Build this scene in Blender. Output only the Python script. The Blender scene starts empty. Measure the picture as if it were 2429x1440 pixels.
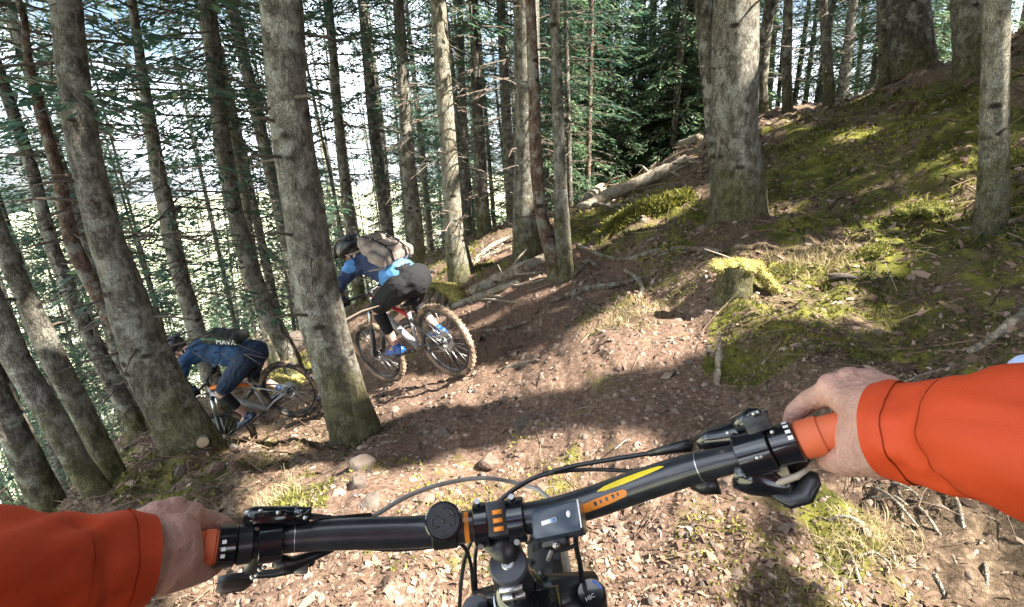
import bpy, bmesh, math, random
import numpy as np
from mathutils import Vector, Matrix, noise as mnoise
R = math.radians
random.seed(7); rng = np.random.default_rng(11)
scene = bpy.context.scene
C = scene.collection

# ---------------------------------------------------------------- camera
F = 1214.0; W0, H0 = 2429.0, 1440.0
CAM = np.array([0.0, 0.0, 1.45])
PITCH, ROLL = R(17.0), R(3.2)
fwd = np.array([0, math.cos(PITCH), -math.sin(PITCH)])
up0 = np.array([0, math.sin(PITCH), math.cos(PITCH)])
rt0 = np.array([1.0, 0, 0])
rt = math.cos(ROLL) * rt0 - math.sin(ROLL) * up0
up = math.cos(ROLL) * up0 + math.sin(ROLL) * rt0
cam_d = bpy.data.cameras.new('camera'); cam = bpy.data.objects.new('camera', cam_d); C.objects.link(cam)
cam_d.sensor_width = 36.0; cam_d.lens = 36.0 * F / W0
cam_d.clip_start = 0.02; cam_d.clip_end = 2000
cam.matrix_world = Matrix(((rt[0], up[0], -fwd[0], CAM[0]), (rt[1], up[1], -fwd[1], CAM[1]), (rt[2], up[2], -fwd[2], CAM[2]), (0, 0, 0, 1)))
scene.camera = cam

# ---------------------------------------------------------------- world, sun, exposure
SUN_EL, SUN_AZ_DIR = R(46.0), np.array([0.93, -0.36])        # towards the sun, in the ground plane
SUN_AZ_DIR = SUN_AZ_DIR / np.linalg.norm(SUN_AZ_DIR)
SUN = np.array([SUN_AZ_DIR[0] * math.cos(SUN_EL), SUN_AZ_DIR[1] * math.cos(SUN_EL), math.sin(SUN_EL)])
world = bpy.data.worlds.new('World'); scene.world = world; world.use_nodes = True
nt = world.node_tree; nt.nodes.clear()
sky = nt.nodes.new('ShaderNodeTexSky'); sky.sky_type = 'NISHITA'; sky.sun_disc = False
sky.sun_elevation = SUN_EL; sky.sun_rotation = math.atan2(SUN_AZ_DIR[0], SUN_AZ_DIR[1])
sky.air_density = 1.0; sky.dust_density = 2.0
tc = nt.nodes.new('ShaderNodeTexCoord'); mp = nt.nodes.new('ShaderNodeMapping'); mp.inputs['Scale'].default_value = (1, 1, 2.2)
cn = nt.nodes.new('ShaderNodeTexNoise'); cn.inputs['Scale'].default_value = 2.6; cn.inputs['Detail'].default_value = 7
cr = nt.nodes.new('ShaderNodeValToRGB'); cr.color_ramp.elements[0].position = 0.40; cr.color_ramp.elements[1].position = 0.62
mx = nt.nodes.new('ShaderNodeMix'); mx.data_type = 'RGBA'
mx.inputs[7].default_value = (14.0, 15.0, 16.4, 1)
bg = nt.nodes.new('ShaderNodeBackground'); bg.inputs['Strength'].default_value = 0.05
wo = nt.nodes.new('ShaderNodeOutputWorld'); L = nt.links.new
L(tc.outputs['Generated'], mp.inputs[0]); L(mp.outputs[0], cn.inputs['Vector']); L(cn.outputs[0], cr.inputs[0])
L(cr.outputs[0], mx.inputs[0]); L(sky.outputs[0], mx.inputs[6]); L(mx.outputs[2], bg.inputs[0]); L(bg.outputs[0], wo.inputs[0])
sun_d = bpy.data.lights.new('sun', 'SUN'); sun_d.energy = 5.0; sun_d.angle = R(0.5); sun_d.color = (1.0, 0.93, 0.82)
sun_o = bpy.data.objects.new('sun', sun_d); C.objects.link(sun_o)
sun_o.rotation_euler = Vector(SUN.tolist()).to_track_quat('Z', 'Y').to_euler()
scene.view_settings.view_transform = 'Standard'; scene.view_settings.look = 'None'
scene.view_settings.exposure = 2.58; scene.view_settings.gamma = 1.0
scene.view_settings.use_curve_mapping = False
scene.cycles.max_bounces = 6; scene.cycles.diffuse_bounces = 3; scene.cycles.glossy_bounces = 2
scene.cycles.transparent_max_bounces = 4; scene.cycles.transmission_bounces = 3
scene.cycles.use_denoising = True

# ---------------------------------------------------------------- helpers
def P(u, v, d):
    """a point d metres ahead of the lens, found at pixel (u, v) of the photograph"""
    return CAM + d * (fwd + rt * ((u - W0 / 2) / F) + up * ((H0 / 2 - v) / F))
def ray(u, v):
    return fwd + rt * ((u - W0 / 2) / F) + up * ((H0 / 2 - v) / F)
def project(p):
    q = np.asarray(p) - CAM
    d = q @ fwd; dd = np.where(np.abs(d) < 1e-6, 1e-6, d)
    return W0 / 2 + F * (q @ rt) / dd, H0 / 2 - F * (q @ up) / dd, d
def hash3(ix, iy, iz, s):
    n = (ix * 374761393 + iy * 668265263 + iz * 2147483647 + s * 1274126177) & 0xffffffff
    n = ((n ^ (n >> 13)) * 1103515245) & 0xffffffff
    n = ((n ^ (n >> 16)) * 2654435761) & 0xffffffff
    return (n ^ (n >> 15) & 0xffff).astype(np.float64) / 4294967296.0
def vnoise(x, y, z=None, s=0):
    x = np.asarray(x, float); y = np.asarray(y, float); z = np.zeros_like(x) if z is None else np.asarray(z, float)
    ix, iy, iz = np.floor(x).astype(np.int64), np.floor(y).astype(np.int64), np.floor(z).astype(np.int64)
    fx, fy, fz = x - ix, y - iy, z - iz
    fx, fy, fz = [t * t * t * (t * (t * 6 - 15) + 10) for t in (fx, fy, fz)]
    out = 0
    for a in (0, 1):
        for b in (0, 1):
            for c in (0, 1):
                out = out + hash3(ix + a, iy + b, iz + c, s) * (fx if a else 1 - fx) * (fy if b else 1 - fy) * (fz if c else 1 - fz)
    return out * 2 - 1
def fbm(x, y, z=None, s=0, octv=4, gain=0.5):
    o, a, f = 0, 1.0, 1.0
    for k in range(octv):
        o = o + a * vnoise(np.asarray(x) * f, np.asarray(y) * f, None if z is None else np.asarray(z) * f, s + k * 17)
        a *= gain; f *= 2.03
    return o
def mesh_np(name, verts, faces, smooth=False):
    """mesh from numpy: verts (n,3), faces (m,k) all of one size"""
    verts = np.asarray(verts, np.float32); faces = np.asarray(faces, np.int32)
    me = bpy.data.meshes.new(name); k = faces.shape[1]
    me.vertices.add(len(verts)); me.vertices.foreach_set('co', verts.ravel())
    me.loops.add(faces.size); me.loops.foreach_set('vertex_index', faces.ravel())
    me.polygons.add(len(faces)); me.polygons.foreach_set('loop_start', np.arange(0, faces.size, k, dtype=np.int32))
    me.polygons.foreach_set('loop_total', np.full(len(faces), k, np.int32))
    if smooth: me.polygons.foreach_set('use_smooth', np.ones(len(faces), bool))
    me.update(calc_edges=True); me.validate()
    return me
def attr(me, name, vals):
    a = me.attributes.new(name, 'FLOAT', 'POINT'); a.data.foreach_set('value', np.asarray(vals, np.float32))
def put(name, me, mat=None, parent=None, loc=None):
    o = bpy.data.objects.new(name, me); C.objects.link(o)
    if mat is not None and me is not None and len(me.materials) == 0: me.materials.append(mat)
    if parent is not None: o.parent = parent
    if loc is not None: o.location = [float(v) for v in loc]
    return o
def tag(o, label=None, cat=None, group=None, kind=None):
    if label: o['label'] = label
    if cat: o['category'] = cat
    if group: o['group'] = group
    if kind: o['kind'] = kind
    return o
def thing(name, label, cat, loc=(0, 0, 0), group=None, matrix=None):
    o = bpy.data.objects.new(name, None); C.objects.link(o); o.empty_display_size = 0.1
    if matrix is not None: o.matrix_world = matrix
    else: o.location = [float(v) for v in loc]
    return tag(o, label, cat, group)
class MB:
    """collects shapes for ONE mesh"""
    def __init__(s): s.v = []; s.f = []; s.m = []
    def add(s, vs, fs):
        b = len(s.v); s.v += [tuple(float(c) for c in v) for v in vs]; s.f += [tuple(i + b for i in f) for f in fs]
    def tube(s, pts, rad, n=10, caps=True, squash=1.0, upv=None):
        pts = [np.asarray(p, float) for p in pts]
        rad = [rad] * len(pts) if not hasattr(rad, '__len__') else list(rad)
        T = []
        for i in range(len(pts)):
            t = pts[min(i + 1, len(pts) - 1)] - pts[max(i - 1, 0)]; T.append(t / (np.linalg.norm(t) + 1e-12))
        a = np.array(upv if upv is not None else ((0, 0, 1) if abs(T[0][2]) < 0.9 else (1, 0, 0)), float)
        vs, fs = [], []
        for i, p in enumerate(pts):
            a = a - T[i] * (a @ T[i]); a = a / (np.linalg.norm(a) + 1e-12); b = np.cross(T[i], a)
            for k in range(n):
                th = 2 * math.pi * k / n
                vs.append(p + rad[i] * (math.cos(th) * a * squash + math.sin(th) * b))
        for i in range(len(pts) - 1):
            for k in range(n):
                fs.append((i * n + k, i * n + (k + 1) % n, (i + 1) * n + (k + 1) % n, (i + 1) * n + k))
        if caps:
            fs.append(tuple(range(n - 1, -1, -1))); fs.append(tuple(range((len(pts) - 1) * n, len(pts) * n)))
        s.add(vs, fs); return s
    def box(s, c, size, M=None, bev=0.0):
        hx, hy, hz = [d / 2 for d in size]; b = min(bev, hx * .9, hy * .9, hz * .9)
        bm = bmesh.new(); bmesh.ops.create_cube(bm, size=1.0)
        for v in bm.verts: v.co = Vector((v.co.x * size[0], v.co.y * size[1], v.co.z * size[2]))
        if b > 0: bmesh.ops.bevel(bm, geom=bm.edges[:], offset=b, segments=2, affect='EDGES', profile=.6)
        bm.verts.index_update()
        M = np.eye(3) if M is None else np.asarray(M)
        s.add([np.asarray(c) + M @ np.array(v.co) for v in bm.verts], [[v.index for v in f.verts] for f in bm.faces]); bm.free(); return s
    def sphere(s, c, r, n=10, M=None):
        r = np.array([r] * 3 if not hasattr(r, '__len__') else r, float); M = np.eye(3) if M is None else np.asarray(M)
        vs, fs = [], []
        m = max(4, n // 2 + 1)
        for i in range(1, m):
            ph = math.pi * i / m
            for k in range(n):
                th = 2 * math.pi * k / n
                vs.append(np.asarray(c) + M @ (r * np.array([math.sin(ph) * math.cos(th), math.sin(ph) * math.sin(th), math.cos(ph)])))
        vs.append(np.asarray(c) + M @ (r * np.array([0, 0, 1]))); vs.append(np.asarray(c) + M @ (r * np.array([0, 0, -1])))
        for i in range(m - 2):
            for k in range(n): fs.append((i * n + k, (i + 1) * n + k, (i + 1) * n + (k + 1) % n, i * n + (k + 1) % n))
        t = (m - 1) * n
        for k in range(n): fs.append((t, k, (k + 1) % n)); fs.append((t + 1, (m - 2) * n + (k + 1) % n, (m - 2) * n + k))
        s.add(vs, fs); return s
    def capsule(s, p0, p1, r0, r1=None, n=12):
        p0, p1 = np.asarray(p0, float), np.asarray(p1, float); r1 = r0 if r1 is None else r1
        d = p1 - p0; l = np.linalg.norm(d)
        if l < 1e-6: return s.sphere(p0, max(r0, r1), n)
        t = d / l; pts, rad = [], []
        for a in (80, 55, 30, 0):
            pts.append(p0 - t * r0 * math.sin(R(a))); rad.append(r0 * math.cos(R(a)))
        for a in (0, 30, 55, 80):
            pts.append(p1 + t * r1 * math.sin(R(a))); rad.append(r1 * math.cos(R(a)))
        s.tube(pts, rad, n); return s
    def mesh(s, name, smooth=True):
        me = bpy.data.meshes.new(name); me.from_pydata(s.v, [], s.f)
        if smooth: me.polygons.foreach_set('use_smooth', [True] * len(me.polygons))
        me.update(); return me
    def build(s, name, mat, parent=None, smooth=True, autosmooth=None):
        me = s.mesh(name, smooth)
        if autosmooth and smooth:
            me.set_sharp_from_angle(angle=R(autosmooth))
        return put(name, me, mat, parent)
def remeshed(name, mb, voxel, mat, parent=None, smooth_it=6, noise_amp=0.0, noise_scale=8.0, dec=None, offset=None):
    """joins overlapping volumes into one continuous skin"""
    me = mb.mesh('tmp'); o = bpy.data.objects.new('tmp', me); C.objects.link(o)
    m = o.modifiers.new('r', 'REMESH'); m.mode = 'VOXEL'; m.voxel_size = voxel; m.use_smooth_shade = True
    m2 = o.modifiers.new('s', 'SMOOTH'); m2.iterations = smooth_it; m2.factor = 0.5
    dg = bpy.context.evaluated_depsgraph_get(); dg.update()
    res = bpy.data.meshes.new_from_object(o.evaluated_get(dg)); res.name = name
    bpy.data.objects.remove(o); bpy.data.meshes.remove(me)
    if noise_amp:
        n = len(res.vertices); co = np.empty(n * 3, np.float32); res.vertices.foreach_get('co', co); co = co.reshape(-1, 3).astype(float)
        no = np.empty(n * 3, np.float32); res.vertices.foreach_get('normal', no); no = no.reshape(-1, 3)
        d = fbm(co[:, 0] * noise_scale, co[:, 1] * noise_scale, co[:, 2] * noise_scale * 2.2, s=5, octv=3)
        d = np.abs(d) * -2 + .6
        co = co + no * (d * noise_amp)[:, None]
        res.vertices.foreach_set('co', co.astype(np.float32).ravel()); res.update()
    res.materials.clear()
    return put(name, res, mat, parent)

# ---------------------------------------------------------------- materials
def new_mat(name):
    m = bpy.data.materials.new(name); m.use_nodes = True; m.node_tree.nodes.clear()
    return m, m.node_tree, m.node_tree.links.new
def N(nt, t, **kw):
    n = nt.nodes.new('ShaderNode' + t)
    for k, v in kw.items():
        if k in n.inputs.keys(): n.inputs[k].default_value = v
        else: setattr(n, k, v)
    return n
def ramp(nt, stops):
    r = nt.nodes.new('ShaderNodeValToRGB'); e = r.color_ramp.elements
    while len(e) < len(stops): e.new(0.5)
    for i, (p, c) in enumerate(stops): e[i].position = p; e[i].color = (c[0], c[1], c[2], 1)
    return r
def simple(name, col, rough=0.5, metal=0.0, var=0.15, vscale=30.0, bump=0.0, bscale=80.0, coat=0.0, spec=0.5, sss=0.0, dirt=None):
    m, nt, L = new_mat(name)
    o = N(nt, 'OutputMaterial'); b = N(nt, 'BsdfPrincipled'); L(b.outputs[0], o.inputs[0])
    b.inputs['Roughness'].default_value = rough; b.inputs['Metallic'].default_value = metal
    b.inputs['Coat Weight'].default_value = coat; b.inputs['Specular IOR Level'].default_value = spec
    t = N(nt, 'TexCoord'); n = N(nt, 'TexNoise'); n.inputs['Scale'].default_value = vscale; n.inputs['Detail'].default_value = 5
    L(t.outputs['Object'], n.inputs['Vector'])
    lo = [c * (1 - var) for c in col]; hi = [min(1, c * (1 + var)) for c in col]
    r = ramp(nt, [(0.3, lo), (0.7, hi)]); L(n.outputs[0], r.inputs[0])
    src = r.outputs[0]
    if dirt:
        n3 = N(nt, 'TexNoise'); n3.inputs['Scale'].default_value = dirt[1]; n3.inputs['Detail'].default_value = 6; L(t.outputs['Object'], n3.inputs['Vector'])
        r3 = ramp(nt, [(dirt[2], (0, 0, 0)), (dirt[2] + .12, (1, 1, 1))]); L(n3.outputs[0], r3.inputs[0])
        mxx = N(nt, 'Mix'); mxx.data_type = 'RGBA'; mxx.inputs[7].default_value = (*dirt[0], 1)
        L(r3.outputs[0], mxx.inputs[0]); L(src, mxx.inputs[6]); src = mxx.outputs[2]
        mr = N(nt, 'Mix'); mr.data_type = 'FLOAT'; mr.inputs[2].default_value = rough; mr.inputs[3].default_value = 0.9
        L(r3.outputs[0], mr.inputs[0]); L(mr.outputs[0], b.inputs['Roughness'])
    L(src, b.inputs['Base Color'])
    if sss: b.inputs['Subsurface Weight'].default_value = sss; b.inputs['Subsurface Radius'].default_value = (0.012, 0.005, 0.003)
    if bump:
        n2 = N(nt, 'TexNoise'); n2.inputs['Scale'].default_value = bscale; n2.inputs['Detail'].default_value = 6
        L(t.outputs['Object'], n2.inputs['Vector'])
        bp = N(nt, 'Bump'); bp.inputs['Strength'].default_value = bump; bp.inputs['Distance'].default_value = 0.01
        L(n2.outputs[0], bp.inputs['Height']); L(bp.outputs[0], b.inputs['Normal'])
    return m

def mat_ground():
    m, nt, L = new_mat('forest_floor')
    o = N(nt, 'OutputMaterial'); b = N(nt, 'BsdfPrincipled'); L(b.outputs[0], o.inputs[0]); b.inputs['Roughness'].default_value = 0.95
    b.inputs['Specular IOR Level'].default_value = 0.2
    g = N(nt, 'NewGeometry')
    def nz(sc, det=6, rough=.6):
        n = N(nt, 'TexNoise'); n.inputs['Scale'].default_value = sc; n.inputs['Detail'].default_value = det; n.inputs['Roughness'].default_value = rough
        L(g.outputs['Position'], n.inputs['Vector']); return n
    n1 = nz(5.0); n2 = nz(38.0, 5, .7); n3 = nz(.35, 9, .75)
    soil = ramp(nt, [(0.28, (0.075, 0.045, 0.031)), (0.5, (0.165, 0.105, 0.074)), (0.74, (0.33, 0.235, 0.18))]); L(n2.outputs[0], soil.inputs[0])
    lit = ramp(nt, [(0.3, (0.05, 0.036, 0.022)), (0.5, (0.13, 0.092, 0.058)), (0.7, (0.30, 0.22, 0.15))]); L(n2.outputs[0], lit.inputs[0])
    moss = ramp(nt, [(0.3, (0.034, 0.040, 0.010)), (0.5, (0.105, 0.108, 0.020)), (0.72, (0.25, 0.235, 0.045))]); L(n1.outputs[0], moss.inputs[0])
    at = N(nt, 'Attribute'); at.attribute_name = 'trail'
    mxa = N(nt, 'Mix'); mxa.data_type = 'RGBA'; L(at.outputs['Fac'], mxa.inputs[0]); L(lit.outputs[0], mxa.inputs[6]); L(soil.outputs[0], mxa.inputs[7])
    am = N(nt, 'Attribute'); am.attribute_name = 'moss'
    ad = N(nt, 'Math'); ad.operation = 'ADD'; L(am.outputs['Fac'], ad.inputs[0])
    sb = N(nt, 'Math'); sb.operation = 'MULTIPLY_ADD'; L(n1.outputs[0], sb.inputs[0]); sb.inputs[1].default_value = 1.6; sb.inputs[2].default_value = -0.8
    L(sb.outputs[0], ad.inputs[1])
    mr = ramp(nt, [(0.32, (0, 0, 0)), (0.68, (1, 1, 1))]); L(ad.outputs[0], mr.inputs[0])
    mxb = N(nt, 'Mix'); mxb.data_type = 'RGBA'; L(mr.outputs[0], mxb.inputs[0]); L(mxa.outputs[2], mxb.inputs[6]); L(moss.outputs[0], mxb.inputs[7])
    af = N(nt, 'Attribute'); af.attribute_name = 'pale_glare'
    gr = ramp(nt, [(0.34, (0.14, 0.17, 0.07)), (0.47, (0.42, 0.44, 0.27)), (0.6, (0.66, 0.66, 0.54))]); L(n3.outputs[0], gr.inputs[0])  # pale ground colour put in for the white glare behind the trunks
    mxc = N(nt, 'Mix'); mxc.data_type = 'RGBA'; L(af.outputs['Fac'], mxc.inputs[0]); L(mxb.outputs[2], mxc.inputs[6]); L(gr.outputs[0], mxc.inputs[7])
    L(mxc.outputs[2], b.inputs['Base Color'])
    nb = nz(90.0, 6, .7); bp = N(nt, 'Bump'); bp.inputs['Strength'].default_value = 0.9; bp.inputs['Distance'].default_value = 0.02
    L(nb.outputs[0], bp.inputs['Height']); L(bp.outputs[0], b.inputs['Normal'])
    return m
def mat_bark(name, base, light, mossy=0.5, red=0.0):
    m, nt, L = new_mat(name)
    o = N(nt, 'OutputMaterial'); b = N(nt, 'BsdfPrincipled'); L(b.outputs[0], o.inputs[0]); b.inputs['Roughness'].default_value = 0.9
    b.inputs['Specular IOR Level'].default_value = 0.25
    g = N(nt, 'NewGeometry'); mp = N(nt, 'Mapping'); mp.inputs['Scale'].default_value = (1, 1, 0.45); L(g.outputs['Position'], mp.inputs[0])
    def nz(sc, det, mpd=True, rough=.6):
        n = N(nt, 'TexNoise'); n.inputs['Scale'].default_value = sc; n.inputs['Detail'].default_value = det; n.inputs['Roughness'].default_value = rough
        L(mp.outputs[0] if mpd else g.outputs['Position'], n.inputs['Vector']); return n
    n1 = nz(22, 7, True, .7); n2 = nz(4.0, 4, False); n3 = nz(7.5, 5, False)
    dark = [c * 0.25 for c in base]
    r1 = ramp(nt, [(0.30, dark), (0.48, base), (0.70, light)]); L(n1.outputs[0], r1.inputs[0])
    lich = ramp(nt, [(0.50, (0, 0, 0)), (0.60, (0.75, 0.75, 0.75))]); L(n3.outputs[0], lich.inputs[0])
    mxl = N(nt, 'Mix'); mxl.data_type = 'RGBA'; L(lich.outputs[0], mxl.inputs[0]); L(r1.outputs[0], mxl.inputs[6]); mxl.inputs[7].default_value = (0.34, 0.34, 0.29, 1)
    cv_ = N(nt, 'TexVoronoi'); cv_.feature = 'DISTANCE_TO_EDGE'; cv_.inputs['Scale'].default_value = 34; mpc = N(nt, 'Mapping'); mpc.inputs['Scale'].default_value = (1, 1, .55); ns_ = nz(9, 3)
    va = N(nt, 'VectorMath'); va.operation = 'MULTIPLY_ADD'; L(ns_.outputs['Color'], va.inputs[0]); va.inputs[1].default_value = (.35, .35, .25); L(g.outputs['Position'], va.inputs[2]); L(va.outputs[0], mpc.inputs[0]); L(mpc.outputs[0], cv_.inputs['Vector'])
    cvr = ramp(nt, [(0.0, (.30, .30, .30)), (0.10, (0, 0, 0))]); L(cv_.outputs['Distance'], cvr.inputs[0])
    mxc_ = N(nt, 'Mix'); mxc_.data_type = 'RGBA'; L(cvr.outputs[0], mxc_.inputs[0]); L(mxl.outputs[2], mxc_.inputs[6]); mxc_.inputs[7].default_value = (*[c * .3 for c in base], 1); mxl = mxc_
    kn = N(nt, 'TexVoronoi'); kn.inputs['Scale'].default_value = 3.2; kn.inputs['Randomness'].default_value = 1.0
    mp2 = N(nt, 'Mapping'); mp2.inputs['Scale'].default_value = (1, 1, 1.9); L(g.outputs['Position'], mp2.inputs[0]); L(mp2.outputs[0], kn.inputs['Vector'])
    kr = ramp(nt, [(0.10, (1, 1, 1)), (0.20, (0, 0, 0))]); L(kn.outputs['Distance'], kr.inputs[0])
    mxk = N(nt, 'Mix'); mxk.data_type = 'RGBA'; L(kr.outputs[0], mxk.inputs[0]); L(mxl.outputs[2], mxk.inputs[6]); mxk.inputs[7].default_value = (0.035, 0.026, 0.02, 1)
    am = N(nt, 'Attribute'); am.attribute_name = 'low'
    sm = N(nt, 'Math'); sm.operation = 'MULTIPLY_ADD'; L(n2.outputs[0], sm.inputs[0]); sm.inputs[1].default_value = 1.7; sm.inputs[2].default_value = -0.95 + (mossy - .5)
    ad = N(nt, 'Math'); ad.operation = 'ADD'; L(am.outputs['Fac'], ad.inputs[0]); L(sm.outputs[0], ad.inputs[1])
    mr = ramp(nt, [(0.25, (0, 0, 0)), (0.72, (0.75, 0.75, 0.75))]); L(ad.outputs[0], mr.inputs[0])
    mc = ramp(nt, [(0.35, (0.040, 0.040, 0.013)), (0.6, (0.125, 0.115, 0.035))]); L(n1.outputs[0], mc.inputs[0])
    mxm = N(nt, 'Mix'); mxm.data_type = 'RGBA'; L(mr.outputs[0], mxm.inputs[0]); L(mxk.outputs[2], mxm.inputs[6]); L(mc.outputs[0], mxm.inputs[7])
    L(mxm.outputs[2], b.inputs['Base Color'])
    bp = N(nt, 'Bump'); bp.inputs['Strength'].default_value = 1.0; bp.inputs['Distance'].default_value = 0.03
    sbb = N(nt, 'Math'); sbb.operation = 'SUBTRACT'; L(n1.outputs[0], sbb.inputs[0]); L(cvr.outputs[0], sbb.inputs[1]); L(sbb.outputs[0], bp.inputs['Height']); L(bp.outputs[0], b.inputs['Normal'])
    return m
def mat_leaf(name, stops, trans=0.35, rough=0.6):
    m, nt, L = new_mat(name)
    o = N(nt, 'OutputMaterial'); d = N(nt, 'BsdfPrincipled'); d.inputs['Roughness'].default_value = rough; t = N(nt, 'BsdfTranslucent'); mxs = N(nt, 'MixShader')
    mxs.inputs[0].default_value = trans
    a = N(nt, 'Attribute'); a.attribute_name = 'rnd'; r = ramp(nt, stops)
    L(a.outputs['Fac'], r.inputs[0]); L(r.outputs[0], d.inputs['Base Color']); L(r.outputs[0], t.inputs['Color'])
    L(d.outputs[0], mxs.inputs[1]); L(t.outputs[0], mxs.inputs[2]); L(mxs.outputs[0], o.inputs[0])
    return m
M_ground = mat_ground()
M_bark = mat_bark('bark_grey', (0.135, 0.122, 0.098), (0.33, 0.305, 0.255))
M_bark_dark = mat_bark('bark_dark', (0.085, 0.075, 0.060), (0.23, 0.205, 0.17), 0.4)
M_bark_red = mat_bark('bark_red', (0.135, 0.085, 0.062), (0.28, 0.20, 0.15), 0.35)
M_bark_pale = mat_bark('bark_pale', (0.21, 0.19, 0.14), (0.42, 0.39, 0.31), 0.45)
M_needle = mat_leaf('spruce_needles', [(0.0, (0.020, 0.055, 0.042)), (0.5, (0.055, 0.125, 0.085)), (0.85, (0.13, 0.21, 0.10)), (1.0, (0.26, 0.33, 0.18))], .45)
M_needle_y = mat_leaf('young_spruce_needles', [(0.0, (0.03, 0.075, 0.045)), (0.5, (0.09, 0.17, 0.085)), (1.0, (0.34, 0.42, 0.22))], .45)
M_twig = simple('dead_twig', (0.11, 0.085, 0.065), 0.9, var=.4, vscale=12)
# ---------------------------------------------------------------- terrain
CTRL = [  # (u, v, depth) seen ground points of the photograph
 (840,1035,3.95),(465,1075,4.2),(400,1180,3.1),(650,1150,2.65),
 (800,1440,1.55),(1200,1440,1.52),(1200,1100,2.75),(1000,1180,2.4),(1750,530,5.4),(2355,560,4.0),(2400,900,2.25),(2400,1400,1.45),
 (1700,900,2.9),(1700,690,3.9),(1330,655,5.8),(1240,570,8.0),(1090,660,7.4),(1210,535,10.5),(1650,345,11.5),(1380,490,10.6),
 (1800,285,9.8),(2170,185,9.0),(2420,90,9.0),(1000,620,13.0),(655,880,9.2),(320,1010,8.0),(255,1180,4.2),(60,1205,5.2),
 (1450,820,3.4),(1450,1000,2.7),(1900,1200,1.9),(2100,700,3.4),(1500,600,5.6),(2000,450,5.9),(1300,760,4.9),(1150,760,5.9),
 (120,1440,2.6)]
cp = [P(*c) for c in CTRL]
R2, F2 = P(1055, 817, 4.62), P(900, 842, 5.50); R1, F1 = P(692, 947, 5.9), P(552, 1048, 6.25)      # wheel axles of the riders ahead
for _a in (R2, F2, R1, F1): cp.append(_a + np.array([.02, 0, -.37]))
cp += [np.array(p, float) for p in [
 (0,0,0.06),(0,-2,0.3),(1.5,0,0.35),(3,0,1.0),(3,-3,1.2),(-1.5,0,-.25),(-3,0,-1.1),(-5,0,-2.4),(-5,-4,-2.2),(0,-5,0.9),
 (-8,6,-4.9),(-9,12,-6.0),(-9,1,-5.2),(8,4,3.6),(8,0,3.4),(11,9,4.1),(3,15,-.6),(7,17,.6),(0,16,-2.2),(-4,16,-3.8),(12,16,2.2),(-2,22,-4.2),(5,24,-1.4),(-10,22,-8)]]
cp = np.array(cp)
def tps_fit(XY, Z, lam=0.02):
    n = len(XY); r = np.linalg.norm(XY[:, None] - XY[None], axis=2)
    K = np.where(r > 0, r * r * np.log(r + 1e-9), 0) + lam * np.eye(n) * 4
    Pm = np.hstack([np.ones((n, 1)), XY]); A = np.zeros((n + 3, n + 3)); A[:n, :n] = K; A[:n, n:] = Pm; A[n:, :n] = Pm.T
    return np.linalg.solve(A, np.concatenate([Z, np.zeros(3)]))
TW = tps_fit(cp[:, :2], cp[:, 2])
def sstep(a, b, x):
    t = np.clip((x - a) / (b - a), 0, 1); return t * t * (3 - 2 * t)
def trail_mask(x, y):
    """1 on the worn trail: it runs ahead of the bike and bends left down the slope"""
    yy = np.clip(y, -6, 12)
    cx = np.where(yy < 3, 0.08 - 0.02 * yy, 0.02 - 0.062 * (yy - 3) ** 2.0)
    w = 0.75 + 0.10 * np.clip(yy, 0, 6)
    a = 1 - sstep(w, w + .55, np.abs(x - cx) * np.where(yy > 3, 1 / np.sqrt(1 + (0.12 * (yy - 3)) ** 2), 1))
    # the far branch of the path, going up behind the rider
    t = np.clip((x + .9) / 2.2, 0, 1); cy = 5.6 + t * .7
    b2 = (1 - sstep(.35, .8, np.abs(y - cy))) * sstep(-1.6, -.8, x) * (1 - sstep(.9, 1.6, x))
    return np.maximum(a, b2)
def terr_exact(x, y):
    x = np.asarray(x, float); y = np.asarray(y, float); sh = x.shape; xf, yf = x.ravel(), y.ravel()
    xc, yc = np.clip(xf, -11, 14), np.clip(yf, -6, 25)
    z = np.empty_like(xf)
    for s in range(0, len(xf), 40000):
        q = np.stack([xc[s:s + 40000], yc[s:s + 40000]], 1); r = np.linalg.norm(q[:, None] - cp[None, :, :2], axis=2)
        z[s:s + 40000] = (r * r * np.log(r + 1e-9)) @ TW[:-3] + TW[-3] + q @ TW[-2:]
    z = z + np.where(xf < -11, (xf + 11) * .62, 0) + np.where(xf > 14, (xf - 14) * .06, 0) + np.where(yf > 25, -(yf - 25) * .22, 0)
    z = np.maximum(z, -34 + 4 * fbm(xf / 60, yf / 60, s=3, octv=2)); z = np.minimum(z, 16 + (z - 16) * .1)
    return z.reshape(sh)
_gx = np.arange(-13, 16.01, .1); _gy = np.arange(-8, 27.01, .1); _G = terr_exact(*np.meshgrid(_gx, _gy))
def terr_base(x, y):
    x = np.asarray(x, float); y = np.asarray(y, float)
    inside = (x > -12.9) & (x < 15.8) & (y > -7.9) & (y < 26.8)
    fx = np.clip((x + 13) / .1, 0, len(_gx) - 1.001); fy = np.clip((y + 8) / .1, 0, len(_gy) - 1.001)
    i, j = fx.astype(int), fy.astype(int); a, b = fx - i, fy - j
    z = (_G[j, i] * (1 - a) + _G[j, i + 1] * a) * (1 - b) + (_G[j + 1, i] * (1 - a) + _G[j + 1, i + 1] * a) * b
    if not np.all(inside):
        m = ~inside; z = np.array(z); z[m] = terr_exact(x[m], y[m])
    return z
def poly_mask(u, v, poly):
    inside = np.zeros(np.shape(u), bool); n = len(poly)
    for i in range(n):
        x1, y1 = poly[i]; x2, y2 = poly[(i + 1) % n]
        c = ((y1 > v) != (y2 > v)) & (u < (x2 - x1) * (v - y1) / (y2 - y1 + 1e-9) + x1); inside ^= c
    return inside
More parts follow.
